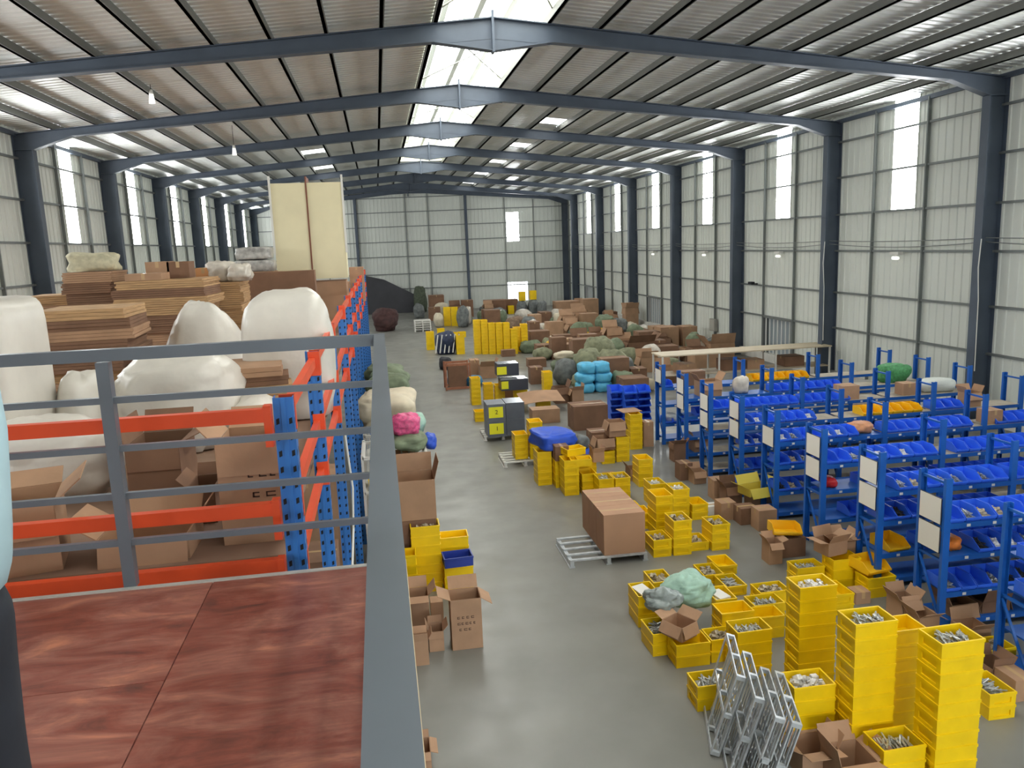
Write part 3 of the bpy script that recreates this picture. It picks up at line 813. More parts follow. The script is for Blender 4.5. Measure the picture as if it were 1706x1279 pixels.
# --- group beyond the long carton
stack(1104, 899, 2, 1, 'beside the long brown carton', 'parts')
stack(1138, 867, 4, 1, 'second along from the long brown carton', 'parts')
stack(1107, 826, 5, 1, 'tallest behind the long brown carton')
stack(1167, 903, 1, 1, 'between two stacks near the long carton', 'parts')
stack(1197, 874, 3, 1, 'at the shelving end of that front row', 'parts')
stack(1136, 815, 4, 1, 'topped with white bagged parts, near shelving', 'white')
stack(1097, 806, 3, 1, 'topped with white bagged parts, near aisle', 'white')
stack(1143, 842, 2, 1, 'low between the white-topped stacks')
stack(1072, 855, 2, 1, 'low just past the long carton')
stack(1056, 846, 1, 1, 'on the floor behind the long carton')
stack(982, 789, 3, 1, 'at the aisle corner behind the long carton')
stack(1009, 796, 3, 1, 'with dark metal in the middle behind the long carton', 'hooks')
stack(1036, 796, 3, 1, 'with fittings behind the long carton', 'parts')
stack(952, 767, 5, 1, 'at the aisle under the slipped empty crate')
stack(980, 770, 4, 0, 'carrying the empty crate past the long carton')
stack(937, 767, 4, 1, 'under the dark carton beside the blue tarp')
stack(914, 752, 5, 1, 'at the aisle beneath the blue tarp')
stack(1076, 765, 4, 1, 'with a pale cloth, close to the shelving')
stack(1060, 690, 6, 1, 'tall with a cardboard lid before the blue bins')
stack(1038, 728, 4, 1, 'in front of the lidded stack')
stack(1014, 752, 2, 1, 'carrying the green-edged carton')
stack(868, 724, 4, 1, 'on the white pallet at the aisle corner', z0=.13)
stack(893, 703, 6, 1, 'on the white pallet next to the blue tarp', z0=.13)
# --- further along the aisle
stack(792, 630, 6, 1, 'standing aisle-side before the dark cases')
stack(814, 640, 4, 1, 'beside the dark cases, three wide group')
stack(828, 642, 4, 1, 'touching the dark cases')
stack(868, 650, 3, 0, 'behind the grey cases')
stack(913, 620, 5, 1, 'slim before the green sacks')
stack(906, 667, 2, 0, 'under the folded cardboard sheet')
stack(800, 686, 2, 1, 'low against the grey cases')
for i, (xc, yt, n) in enumerate(((797, 534, 11), (809, 536, 11), (820, 545, 10), (831, 545, 10), (842, 545, 10), (853, 557, 8), (863, 557, 8), (873, 549, 9))):
    stack(xc, 592 - (2 if i < 6 else 6), n, 1, 'number %s from the aisle in the far yellow wall' % ('one two three four five six seven eight'.split()[i]), ybase=True)
stack(718, 583, 3, 1, 'deep, beside the striped bundle at the aisle', me=DEEP, ybase=True)
stack(768, 590, 3, 1, 'deep, behind the striped bundle', me=DEEP, ybase=True)
for xc, yb, n, dd in ((746, 543, 4, 'first of the far deep pair'), (757, 543, 4, 'second of the far deep pair'), (775, 520, 3, 'deep beside the far gable post'), (852, 523, 2, 'deep among the far grey sacks')):
    stack(xc, yb, n, 0, dd, me=DEEP, ybase=True)
for xc, yb, n, dd in ((985, 574, 2, 'deep behind the olive sacks'), (1000, 567, 2, 'deep beside the dark green sacks'), (1040, 566, 1, 'deep before the far brown cartons'), (1086, 575, 2, 'deep beside the twin brown cartons'), (978, 590, 1, 'deep near the round yellow bag'), (735, 556, 1, 'deep by the white pallet pile'), (700+46, 566, 1, 'deep under yellow lids'), (757, 563, 1, 'deep among yellow lids'), (769, 562, 1, 'deep at the end of the yellow lids')):
    stack(xc, yb, n, 0, dd, me=DEEP, ybase=True)
# --- aisle edge below the mezzanine
stack(708, 877, 7, 0, 'tall at the mezzanine foot beside the blue crate', 'parts')
xb, yb_, zb2 = stack(764, 944, 3, 0, 'carrying the blue crate by the mezzanine')
obj('blue_crate', CRATEB, None, (xb, yb_-.02, zb2), .06, 'dark blue plastic crate resting on yellow crates by the mezzanine', 'crate')
stack(757, 895, 5, 0, 'behind the blue crate by the mezzanine')
stack(668, 925, 5, 0, 'half hidden behind the handrail')

# ------------------------------------------------------------------ blue shelving rows
RACKY = [6.86, 8.26, 9.55, 11.0, 12.48, 13.85, 15.3, 16.65, 18.1]
RACKN = ['foremost', 'first', 'second', 'third', 'fourth', 'fifth', 'sixth', 'seventh', 'eighth']
PX = [6.68, 8.74, 10.74, 12.72]
LEV = [.14, .52, 1.0, 1.42]
RD = .5
postm = MB().box(-.045, .045, -.004, .004, 0, 2.0).box(-.045, -.038, .004, .045, 0, 2.0).box(.038, .045, .004, .045, 0, 2.0).mesh('post', SHELFBLUE)
def bin_mesh(name, m, W=.205, D=.36, H=.15):
    B = MB(); t = .006
    side = [(-D/2, 0), (D/2, 0), (D/2, H), (-D/2+.12, H), (-D/2-.02, .055)]
    for s in (-1, 1):
        B.prism(side, lambda u, v, w: (w, u, v), s*W/2-(t if s > 0 else 0), s*W/2+(0 if s > 0 else t))
    B.box(-W/2, W/2, -D/2, D/2, 0, t).box(-W/2+t, W/2-t, D/2-t, D/2, t, H)
    B.prism([(-D/2, 0), (-D/2+t, 0), (-D/2-.02+t, .055), (-D/2-.02, .055)], lambda u, v, w: (w, u, v), -W/2, W/2)
    B.box(-W/2, W/2, -D/2-.026, -D/2-.018, .03, .055)
    return B.mesh(name, m)
BINS = {'B': bin_mesh('storage_bin', BINB), 'Y': bin_mesh('storage_bin_yellow', BINY)}
binheaps = [heap_mesh(k, 40+i, .17, .26, .07) for i, k in enumerate(('hooks', 'parts', 'white', 'hooks'))]
BLK = heap_mesh('hooks', 99, .17, .26, .07); BLK.materials.clear(); BLK.materials.append(BLACK)
NB = [0]; BH = [0]
rrow = random.Random(5)
LVN = ['bottom shelf', 'second shelf', 'third shelf', 'top shelf']
BAYN = ['aisle-end bay', 'middle bay', 'wall-side bay']
def binrow(ri, bay, lev, code, a=0.0, b=1.0, pitch=.216):
    y = RACKY[ri]+RD/2-.06; x0 = PX[bay]+.14; x1 = PX[bay+1]-.1; n = int((x1-x0)/pitch)
    ks = [k for k in range(n+1) if a <= k/(n) <= b]
    for j, k in enumerate(ks):
        x = x0+.0+k*pitch
        if x+.1 > PX[bay+1]-.04: continue
        NB[0] += 1
        c = code
        o = obj('storage_bin', BINS[c], None, (x, y, LEV[lev]+.002), rrow.uniform(-.03, .03))
        nth = ['first', 'second', 'third', 'fourth', 'fifth', 'sixth', 'seventh', 'eighth', 'ninth', 'tenth'][j]
        o['label'] = '%s %s bin from the aisle, %s, %s of %s rack row' % (nth, 'blue' if c == 'B' else 'yellow', LVN[lev], BAYN[bay], RACKN[ri])
        o['category'] = 'bin'; o['group'] = 'storage bins on the blue shelving'
        if ri <= 5 and bay == 0 and rrow.random() < .6:
            h = obj('bin_fittings', rrow.choice(binheaps+[BLK]) if lev < 3 else rrow.choice(binheaps), None, (x, y-.02, LEV[lev]+.012), 0.0)
            h['label'] = 'loose fittings in the '+o['label'].split(',')[0]+', '+', '.join(t.strip() for t in o['label'].split(',')[1:3:2])+' of '+RACKN[ri]+' row'
            h['label'] = 'fittings inside %s bin, %s of %s rack row' % (nth, LVN[lev], RACKN[ri])
            h['category'] = 'fittings'; h['kind'] = 'stuff'
def rack(ri, nb=3):
    y = RACKY[ri]
    root = obj('shelving_rack', None, None, (0, y, 0), 0.0, 'blue steel shelving rack, %s row from the camera' % RACKN[ri], 'shelving')
    TAKEN.append((PX[0]-.05, PX[nb]+.05, y-.03, y+RD+.03, 0, 2.0))
    for x in PX[:nb+1]:
        for yy, rz in ((0, 0), (RD, math.pi)): obj('post', postm, root, (x, yy, 0), rz)
        for nm, p0, p1 in (('top_bar', (x, .02, 1.93), (x, RD-.02, 1.93)), ('cross_bar', (x, .02, .92), (x, RD-.02, .92)), ('diagonal_brace', (x, RD-.02, .88), (x, .02, .12))):
            MB().bar(p0, p1, .03, .03 if nm != 'diagonal_brace' else .02).build(nm, SHELFBLUE, root)
    for bay in range(nb):
        for lv, z in enumerate(LEV):
            a, b = PX[bay]+.046, PX[bay+1]-.046
            s = MB().box(a, b, .0, .035, z-.07, z-.004).box(a, b, RD-.035, RD, z-.07, z-.004).build('shelf', SHELFBLUE, root)
            MB().box(a, b, .006, RD-.006, z-.02, z).build('deck_panel', PLYG if (bay > 0 or ri in (5, 6)) else SHELFBLUE, s)
            if bay < 2:
                t = MB()
                for k in range(5):
                    x = a+.25+k*.36; t.box(x-.025, x+.025, -.003, -.0005, z-.055, z-.02)
                t.build('price_tags', WHITE, s, kind='stuff')
    return root
for ri in range(9): 
    r = rack(ri, 3)
    # white record boards hung on the aisle end frame
    nbd = {0: 0, 1: 2, 2: 2, 3: 2, 4: 1, 5: 2, 6: 2, 7: 2, 8: 1}[ri]
    x = PX[0]-.052
    for k in range(nbd):
        z1 = 1.86-(.2 if ri in (4,) else (.12 if ri in (1, 6) else .0))-k*.37; z0 = z1-.34
        if ri in (6,) and k: x -= .0
        bd = MB().box(x-.008, x, .04, RD-.06, z0, z1).build('record_board', mat('board_edge', (40, 46, 60), .5), r)
        MB().box(x-.011, x-.008, .05, RD-.07, z0+.008, z1-.008).build('paper', WHITE, bd)
FILL = {  # (bay, level): (code, from, to)
 0: [(0, 3, 'B', 0, .6), (0, 2, 'B', 0, .6)],
 1: [(0, 3, 'B', 0, 1), (0, 2, 'B', .2, 1), (0, 1, 'B', 0, 1)],
 2: [(0, 3, 'B', .1, 1), (0, 2, 'B', 0, 1), (0, 1, 'B', .3, 1), (1, 3, 'B', 0, .6)],
 3: [(0, 3, 'B', 0, 1), (0, 2, 'B', .3, 1), (0, 1, 'B', .2, .9), (1, 3, 'B', .1, 1), (1, 2, 'B', 0, 1)],
 4: [(0, 3, 'B', 0, .8), (0, 2, 'B', 0, .7), (0, 1, 'B', 0, .6), (1, 3, 'B', 0, 1), (2, 3, 'B', .1, .8)],
 5: [(0, 3, 'B', 0, .8), (0, 2, 'B', 0, .7), (0, 1, 'B', 0, .5), (0, 0, 'B', 0, .4), (1, 3, 'Y', .2, .9), (1, 2, 'B', 0, .6), (2, 3, 'B', 0, .3)],
 6: [(0, 3, 'B', 0, 1), (1, 3, 'B', 0, .6), (0, 2, 'Y', .3, .6)],
 7: [(0, 2, 'B', .1, .6), (1, 3, 'B', 0, 1)],
 8: [(0, 3, 'B', 0, .1), (0, 1, 'B', 0, .6), (1, 3, 'Y', .1, .9), (0, 2, 'B', .2, .7)],
}
for ri, rows in FILL.items():
    for bay, lev, c, a, b in rows: binrow(ri, bay, lev, c, a, b)
# cartons and bags on the shelves
def onshelf(ri, lev, x, w, d, h, label, m=None, style='c', dy=.06):
    carton_at(x, RACKY[ri]+dy+d/2, LEV[lev]+.002, w, d, h, label, style, 0, m=m)
onshelf(1, 0, 7.05, .36, .36, .16, 'tan carton on the bottom shelf of the first rack row', CARD, 'o')
onshelf(1, 0, 7.5, .4, .4, .15, 'second tan carton on the bottom shelf of the first rack row', CARDD, 'o')
onshelf(7, 3, 7.3, .5, .4, .35, 'brown carton on top of the seventh rack row', CARD, 'o')
onshelf(6, 3, 9.9, .4, .36, .3, 'tan carton on top of the sixth rack row', CARD)
onshelf(7, 0, 7.1, .4, .36, .3, 'open carton low on the seventh rack row', CARD, 'o')
onshelf(8, 3, 7.5, .55, .4, .34, 'brown carton on top of the eighth rack row', CARDD)
onshelf(4, 3, 11.0, .3, .3, .25, 'small carton at the wall-side bay of the fourth rack row', CARD)
onshelf(5, 3, 11.7, .3, .3, .28, 'small carton at the wall-side bay of the fifth rack row', CARD, 'o')
onshelf(3, 3, 11.2, .5, .36, .2, 'tan carton at the wall-side bay of the third rack row', CARD, 'o')
onshelf(6, 3, 11.3, .3, .3, .26, 'small carton at the wall-side bay of the sixth rack row', CARD)
def shelfsack(ri, lev, x, w, d, h, m, label, cat='bag', dy=.08, **kw):
    SEED[0] += 1
    obj('parts_bag', sack_mesh(w, d, h, SEED[0], name='parts_bag', m=m, **kw), None, (x, RACKY[ri]+dy+d/2, LEV[lev]+.002), 0.0, label, cat)
ORB = mat('orange_bag', (232, 132, 50), .5, var=.2, scale=9, bump=.3, bscale=14)
shelfsack(1, 2, 6.92, .24, .4, .17, ORB, 'orange bag among the bins of the first rack row')
shelfsack(7, 3, 8.1, .34, .34, .4, CLEARB, 'clear plastic bag standing on the seventh rack row')
shelfsack(4, 3, 8.42, .4, .4, .2, mat('tan_bag', (200, 140, 100), .5, var=.2, scale=9, bump=.3), 'tan wrapped bag at the end of the fourth rack row bins')
shelfsack(6, 3, 12.1, .9, .42, .3, mat('white_sack', (206, 210, 202), .6, bump=.3), 'white sack on the sixth rack row by the wall')
shelfsack(7, 3, 12.0, .8, .42, .45, mat('net_green', (70, 140, 84), .6, var=.3, scale=20), 'green net sack on the seventh rack row by the wall')
shelfsack(3, 2, 6.9, .22, .3, .16, mat('red_bag', (200, 40, 44), .5), 'red bag on the third rack row')
shelfsack(8, 1, 6.95, .3, .4, .22, mat('white_sack2', (200, 204, 200), .6, bump=.3), 'white bag low on the eighth rack row')
for (ri, lev, x) in ((2, 1, 6.9), ):
    obj('storage_bin', bin_mesh('wide_bin', BINY, .34, .4, .15), None, (x+.1, RACKY[ri]+.24, LEV[lev]+.002), 0.1, 'wide yellow bin low on the second rack row', 'bin')
# tilted yellow bin on the crates and one on the loose cartons
BINWIDE = bin_mesh('wide_bin', BINY, .44, .36, .15)
x, y, z = [onZ(1455, 955, .29)[i] for i in range(3)]
obj('storage_bin', BINWIDE, None, (x+.02, y+.15, .305), 0, 'tilted wide yellow bin on top of crates beside the shelving', 'bin', rot=(R(6), R(4), .3))
P = onZ(1312, 892, .34); obj('storage_bin', BINWIDE, None, (P.x, P.y+.1, .36), 0, 'wide yellow bin perched on cartons before the second rack', 'bin', rot=(R(-5), R(3), -.2))

# pile of blue bins at the far end of the shelving
rnd = random.Random(3)
for i, (xc, yb) in enumerate(((1030, 700), (1053, 702), (1075, 700))):
    P = onZ(xc, yb, 0)
    for k in range(5):
        obj('storage_bin', bin_mesh('pile_bin', BINB, .36, .42, .19) if i == 0 and k == 0 else bpy.data.meshes['pile_bin'], None, (P.x, P.y+.25, k*.191), rnd.uniform(-.08, .08),
            '%s big blue bin in pile %s before the lidded stack' % ('topmost' if k == 4 else ORD[k], ('one', 'two', 'three')[i]), 'bin', 'big blue bins piled past the racks')

# ------------------------------------------------------------------ pallets and galvanised pallets
def pallet_mesh(name, w, d, m, h=.13):
    B = MB()
    for y in (-d/2+.03, -d/4, 0, d/4, d/2-.03): B.box(-w/2, w/2, y-.03, y+.03, h-.025, h)
    for x in (-w/2+.03, 0, w/2-.03): B.box(x-.03, x+.03, -d/2, d/2, .02, h-.027)
    for x in (-w/2+.03, 0, w/2-.03): B.box(x-.045, x+.045, -d/2, d/2, 0, .018)
    return B.mesh(name, m)
PALG = pallet_mesh('metal_pallet', 1.25, 1.0, GALV); PALW = pallet_mesh('white_pallet', 1.0, .9, WFRAME)
obj('metal_pallet', PALG, None, (3.28, 11.85, 0), .0, 'galvanised metal pallet under the long brown carton', 'pallet')
for k in range(3):
    carton_at(3.55, 11.62+k*.45, .132, .67, .44, .66, '%s of three tall brown cartons making up the long carton row' % ('front', 'middle', 'rear')[k], 'c', 0, m=mat('cardboard_smooth', (176, 136, 106), .8, var=.06, scale=2))
TAKEN.append((2.65, 3.95, 11.3, 13.0, 0, .8))
a = onZ(876, 776, 0); obj('white_pallet', PALW, None, (a.x, a.y+.42, 0), 0, 'white pallet under the yellow stacks at the aisle corner', 'pallet')
# stack of white pallets at the far end
P = onZ(705, 552, 0)
for k in range(5): obj('white_pallet', PALW, None, (P.x, P.y+.4, k*.134), 0, '%s white pallet of the pile by the dark far corner' % ('topmost' if k == 4 else ORD[k]), 'pallet', 'white pallets piled at the far end')
# galvanised pallets stood on edge, leaning together in the foreground
def edge_pallet_mesh(name, t, H, D):
    B = MB()
    for x in (-t/2+.006, t/2-.006):
        for z in (.02, H/2, H-.02): B.box(x-.006, x+.006, 0, D, z-.02, z+.02)
        for y in (.02, D/2, D-.02): B.box(x-.0055, x+.0055, y-.02, y+.02, .04, H-.04)
        for k in range(9):
            y = .09+k*(D-.18)/8
            if x > 0: B.box(x-.003, x+.003, y-.018, y+.018, .04, H-.04)
    for y in (0, D/2-.02, D-.04):
        for z in (0, H/2-.02, H-.04): B.box(-t/2+.012, t/2-.012, y, y+.04, z, z+.04)
    return B.mesh(name, GALV)
EDP = edge_pallet_mesh('galvanised_pallet', .09, .88, .85)
for k, (x, y, lab) in enumerate(((2.93, 6.58, 'rearmost'), (2.93, 6.20, 'second'), (2.96, 5.88, 'third'), (3.06, 5.78, 'innermost'))):
    obj('galvanised_pallet', EDP, None, (x, y, .015), 0, '%s of the galvanised pallets stood leaning on edge' % lab, 'metal pallet', 'galvanised pallets leaning in the foreground', rot=(Matrix.Rotation(R(-18), 3, 'Z') @ Matrix.Rotation(R(16), 3, 'Y')).to_euler())
TAKEN.append((2.8, 3.55, 6.0, 7.3, 0, .9))

# ------------------------------------------------------------------ loose cartons on the floor
C = carton
C(754, 806, 998, 1081, .34, 'tall open printed carton standing alone at the mezzanine foot', 'o', flaps=[None, -35, 60, 25], ink=INK3)
C(675, 718, 994, 1056, .3, 'worn open carton leaning at the mezzanine foot', 'o', flaps=[-10, 50, 60, 60])
C(684, 716, 1068, 1109, .2, 'smallest open carton at the mezzanine foot', 'o', flaps=[80, 60, 40, 80])
C(716, 741, 1052, 1085, .25, 'small carton behind the tall printed one', 'o', flaps=[-80, 50, 60, 70])
C(719, 740, 1003, 1036, .2, 'small taped carton between worn and tall cartons', 'c')
C(694, 720, 1254, 1285, .25, 'open carton peeking out below the platform edge', 'o', flaps=[-60, -20, 70, 50])
cc = carton_at(.31, 11.5, 1.06, .62, .55, .6, 'large tan carton with raised flap propped by the wire shelving', 'o', flaps=[None, 75, 85, 75])
carton_at(.31, 11.5, 0, .62, .55, .525, 'brown carton at the base of the propped carton column', 'c', m=CARDD); carton_at(.31, 11.5, .53, .6, .54, .525, 'brown carton in the middle of the propped carton column', 'c', m=CARDD)
# among the shelves
C(1388, 1411, 888, 925, .05, 'upright cardboard sheet beside the tilted yellow bin', 'c')
x, y, z = onZ(1400, 925, .44); carton_at(x-.06, y+.16, .44, .34, .3, .2, 'pale open carton on top of yellow crates near the shelving', 'o', .2, flaps=[60, 25, 70, 10])
C(1412, 1452, 905, 965, .3, 'crumpled tan carton beside the tilted yellow bin', 'o', flaps=[30, 60, 50, 40])
C(1497, 1534, 1002, 1040, .3, 'open carton with raised flaps before the first rack', 'o', flaps=[-40, 55, 70, 60])
C(1538, 1577, 1018, 1048, .3, 'torn open carton touching the first rack upright', 'o', flaps=[40, -30, 60, 60])
C(1424, 1452, 987, 1006, .22, 'scuffed taped carton behind the closest towers', 'c')
C(1402, 1470, 1250, 1300, .35, 'open carton at the bottom edge before the closest tower', 'o', flaps=[15, 30, 60, 75])
C(1330, 1398, 1250, 1292, .3, 'open carton between galvanised pallets and closest tower', 'o', flaps=[10, 70, 40, 30])
C(1476, 1502, 1268, 1300, .2, 'tan carton corner at the foot of the towers', 'c')
C(1280, 1305, 905, 940, .25, 'small open carton with foil before the second rack', 'o', flaps=[-50, 20, 60, 60])
C(1300, 1345, 897, 928, .35, 'brown carton under the perched yellow bin', 'c', m=CARDD)
C(1660, 1700, 1112, 1140, .3, 'dark carton beside crates at the picture edge', 'o', m=CARDD)
C(1690, 1730, 1130, 1165, .3, 'tan carton cut by the picture edge', 'c')
C(1595, 1640, 1040, 1062, .3, 'open carton under the first rack bottom shelf', 'o')
C(1120, 1160, 1042, 1066, .01+.3, 'torn brown carton lying across crates at the aisle', 'o', z0=.30, rz=.5, flaps=[-70, 35, 25, -60])
# row near the third to fifth racks
for i, (x0, x1, y0, y1, s) in enumerate(((1188, 1218, 800, 832, 'c'), (1208, 1238, 812, 848, 'o'), (1200, 1228, 838, 866, 'c'), (1230, 1262, 845, 872, 'c'), (1252, 1292, 826, 852, 'o'), (1132, 1155, 772, 800, 'c'), (1155, 1178, 786, 806, 'o'), (1136, 1158, 738, 768, 'o'), (1262, 1296, 850, 884, 'c'))):
    C(x0, x1, y0, y1, .3, 'loose brown carton number %s along the rack ends' % ('one two three four five six seven eight nine'.split()[i]), s, m=CARDD if i % 2 else CARD)
carton_at(*onZ(1258, 826, .3)[:2], .36, .5, .36, .14, 'yellow open carton lid on cartons by the fifth rack', 'o', .2, m=mat('yellow_card', (214, 196, 80), .7), flaps=[-60, 40, 60, 30])
C(1160, 1186, 846, 860, .25, 'white and blue box between the stacks and the racks', 'c', m=WHITE)
# mid group
for (x0, x1, y0, y1, d, s, lb, z0, mm) in (
 (925, 949, 742, 766, .4, 'c', 'dark brown carton on yellow crates beside blue tarp', .6, CARDD),
 (952, 986, 724, 752, .45, 'o', 'open carton with grey inside beyond the empty crate', .62, CARD),
 (994, 1026, 730, 749, .4, 'o', 'green-edged carton with pink items on yellow crates', .3, CARD),
 (984, 1021, 700, 728, .5, 'c', 'brown carton behind the green-edged one', .3, CARDD),
 (954, 1016, 676, 716, .7, 'c', 'wide dark brown carton behind the blue tarp', 0, CARDD),
 (1014, 1044, 702, 726, .4, 'o', 'carton with folded top next to the lidded stack', .6, CARD),
 (1072, 1090, 703, 744, .3, 'c', 'tan carton behind the lidded stack', 0, CARD),
 (1050, 1076, 738, 757, .35, 'o', 'open carton on the cloth-topped stack', .58, CARD),
 (988, 1008, 764, 780, .3, 'o', 'torn carton scrap on the crates past the long carton', .45, CARD),
 (1010, 1032, 766, 782, .3, 'o', 'second torn carton scrap on the crates past the long carton', .45, CARD),
 (886, 935, 682, 705, .5, 'c', 'tan carton in front of the folded cardboard sheet', .0, CARD),
 (748, 780, 608, 645, .5, 'c', 'brown carton in a wooden crate at the aisle', 0, CARDD),
 (784, 800, 600, 625, .6, 'c', 'brown carton behind the aisle wooden crate', 0, CARD),
 (800, 828, 610, 630, .6, 'o', 'wide open carton before the dark cases', 0, CARD),
 (880, 912, 598, 612, .6, 'c', 'brown carton behind the dark cases', 0, CARDD),
 (884, 906, 612, 640, .5, 'c', 'red-brown carton beside the dark cases', 0, CARDD),
 (925, 950, 646, 672, .5, 'o', 'crumpled carton before the sky blue bags', 0, CARDD),
 (949, 970, 650, 674, .4, 'o', 'paper sack carton beside the sky blue bags', 0, CARD),
 (770, 790, 500, 528, .9, 'c', 'carton behind the first far deep pair', 0, CARDD),
 (716, 742, 492, 526, 1.2, 'c', 'large brown carton by the far gable', 0, CARDD),
 (752, 768, 496, 512, .8, 'c', 'carton under the far yellow crate column', 0, CARDD),
 (925, 968, 502, 531, 1.2, 'c', 'big brown carton left of the twin pair at the far wall', 0, CARD),
 (970, 1000, 498, 531, 1.0, 'c', 'second big brown carton at the far wall', 0, CARD),
 (1041, 1066, 513, 545, .7, 'o', 'brown carton standing by the far wall column', 0, CARD),
 (1098, 1134, 545, 578, .9, 'c', 'twin brown carton nearer the aisle by the wall', 0, CARD),
 (1136, 1164, 544, 576, .9, 'c', 'twin brown carton nearer the wall', 0, CARD),
 (1044, 1094, 570, 604, .9, 'o', 'wide open brown carton before the twin cartons', 0, CARDD),
 (1066, 1098, 596, 620, .6, 'o', 'open carton at the end of the white work table', 0, CARD),
 (1050, 1080, 614, 640, .6, 'c', 'brown carton before the white work table', 0, CARDD),
 (1140, 1175, 580, 602, .7, 'o', 'open carton behind the white work table', 0, CARD),
 (1180, 1228, 572, 596, .9, 'o', 'wide open carton between table and wall', 0, CARD),
 (1102, 1130, 612, 640, .6, 'o', 'open carton beyond the eighth rack', 0, CARD),
 (935, 960, 565, 590, .7, 'c', 'brown carton beside round yellow bag', 0, CARD),
 (880, 912, 560, 580, .8, 'c', 'dull brown carton right after the yellow wall', 0, CARDD),
 (895, 920, 575, 596, .8, 'c', 'brown carton low after the yellow wall', 0, CARDD),
 (912, 942, 548, 566, .9, 'c', 'brown carton behind the round yellow bag', 0, CARDD),
 (808, 846, 500, 524, 1.2, 'c', 'pinkish brown carton by the far gable window', 0, CARDD),
 (715, 735, 512, 534, .8, 'c', 'brown carton beside the white pallet pile', 0, CARDD),
 (900, 920, 520, 540, 1.0, 'c', 'brown carton among far grey sacks', 0, CARDD),
 (836, 860, 583, 594, .4, 'c', 'brown carton at the foot of the yellow wall', 0, CARDD),
):
    C(x0, x1, y0, y1, d, lb, s, z0, m=mm)
# empty crates thrown on the stack, and lid sheets
P = onZ(968, 760, .74); obj('plastic_crate', CRATE, None, (P.x-.1, P.y+.25, .735), .25, 'empty yellow crate slipped sideways on the stack past the long carton', 'crate')
P = onZ(967, 777, .60); obj('plastic_crate', CRATE, None, (P.x+.05, P.y+.2, .585), -.1, 'empty yellow crate upright on the stack past the long carton', 'crate')
P = onZ(1055, 686, .87); MB().box(-.3, .2, -.24, .24, 0, .012).build('cardboard_sheet', CARD, None, (P.x, P.y+.2, .872), .1, label='flat cardboard lid on the tall stack before the blue bins', cat='cardboard')
sh = MB(); n = 10
P = onZ(905, 664, .42)
for i in range(n+1):
    u = i/n; zz = .05*math.sin(u*3)
    sh.v += [(-.65+1.3*u, -.45, zz), (-.65+1.3*u, .45, zz+.18), (-.65+1.3*u, -.45, zz-.012), (-.65+1.3*u, .45, zz+.168)]
for i in range(n):
    a = 4*i; sh.f += [(a, a+4, a+5, a+1), (a+2, a+3, a+7, a+6), (a, a+2, a+6, a+4), (a+1, a+5, a+7, a+3)]
sh.build('cardboard_sheet', CARD, None, (P.x, P.y+.4, .302), .05, label='bent folded cardboard sheet over yellow crates behind grey cases', cat='cardboard')

# ------------------------------------------------------------------ sacks and bags
S = sack
P = onZ(1160, 1018, .29)
obj('mint_sack', sack_mesh(.66, .6, .42, 31, name='mint_sack', m=MINT, nu=48, nv=30, rough=.16, wrink=.09, power=2.1), None, (P.x, P.y+.25, .295), .3, 'mint green woven sack slumped over the yellow crates', 'sack')
FILMG = mat('grey_film', (140, 150, 146), .3, var=.2, scale=8, bump=.5, bscale=14)
P = onZ(1112, 1040, .3)
obj('film_bag', sack_mesh(.5, .4, .3, 37, name='film_bag', m=FILMG, nu=40, nv=24, rough=.18, wrink=.12, power=2.1), None, (P.x, P.y+.15, .435), -.3, 'grey crumpled plastic film beside the mint sack', 'bag')
P = onZ(928, 750, .74)
obj('tarp', sack_mesh(.78, .95, .34, 41, name='tarp', m=TARP, nu=48, nv=24, rough=.07, wrink=.05, power=5), None, (P.x+.02, P.y+.5, .741), .25, 'bright blue folded tarp over yellow crates at the aisle', 'tarp')
S('tarp', 962, 988, 738, 756, .4, TARP, 'blue cloth tucked under the grey-lined open carton', 'tarp', .5, power=3)
S('paper_sack', 958, 982, 745, 768, .35, GREYBAG, 'grey sack between tarp and yellow crates', 'sack', .3)
HB = onZ(994, 655, 0)
for k, (dx, z, row) in enumerate(((-.3, 0, 'lower row, aisle side'), (.3, 0, 'lower row, wall side'), (-.3, .33, 'middle row, aisle side'), (.3, .33, 'middle row, wall side'), (-.24, .66, 'top row, aisle side'), (.26, .66, 'top row, wall side'))):
    obj('quilt_bag', sack_mesh(.6-(.06 if z > .5 else 0), .7, .36, 80+k, name='quilt_bag', m=SKY, nu=30, nv=18, power=3.6, rough=.06, wrink=.04), None, (HB.x+dx, HB.y+.4, z), 0, 'sky blue bag of the piled six, '+row, 'bag', 'sky blue bags')
TAKEN.append((HB.x-.65, HB.x+.65, HB.y-2.2, HB.y+.75, 0, 1.0))
for k, (px, py, w, d, h, lb) in enumerate(((985, 640, 1.0, .9, 1.25, 'olive patterned sack behind the sky blue bags'), (1018, 640, 1.0, .9, 1.2, 'tall olive sack beside the sky blue bags'), (1004, 628, 1.2, .9, 1.5, 'tallest olive sack rising behind the sky blue bags'), (945, 632, 1.0, .8, .75, 'grey green sack behind the pale sack'))):
    P = onZ(px, py, 0); x, y = settle(P.x, P.y+d/2, w*.85, d*.85, 0, h)
    obj('sack', sack_mesh(w, d, h, 90+k, name='sack', m=OLIVE if k < 3 else GREENBAG, nu=36, nv=24, power=3, wrink=.06), None, (x, y, 0), 0, lb, 'sack')
    if k == 3: obj('sack', sack_mesh(.75, .55, .3, 99, name='sack', m=BEIGE, nu=30, nv=18, wrink=.06), None, (x, y-.05, h-.02), .2, 'pale sack lying on the grey green heap', 'sack')
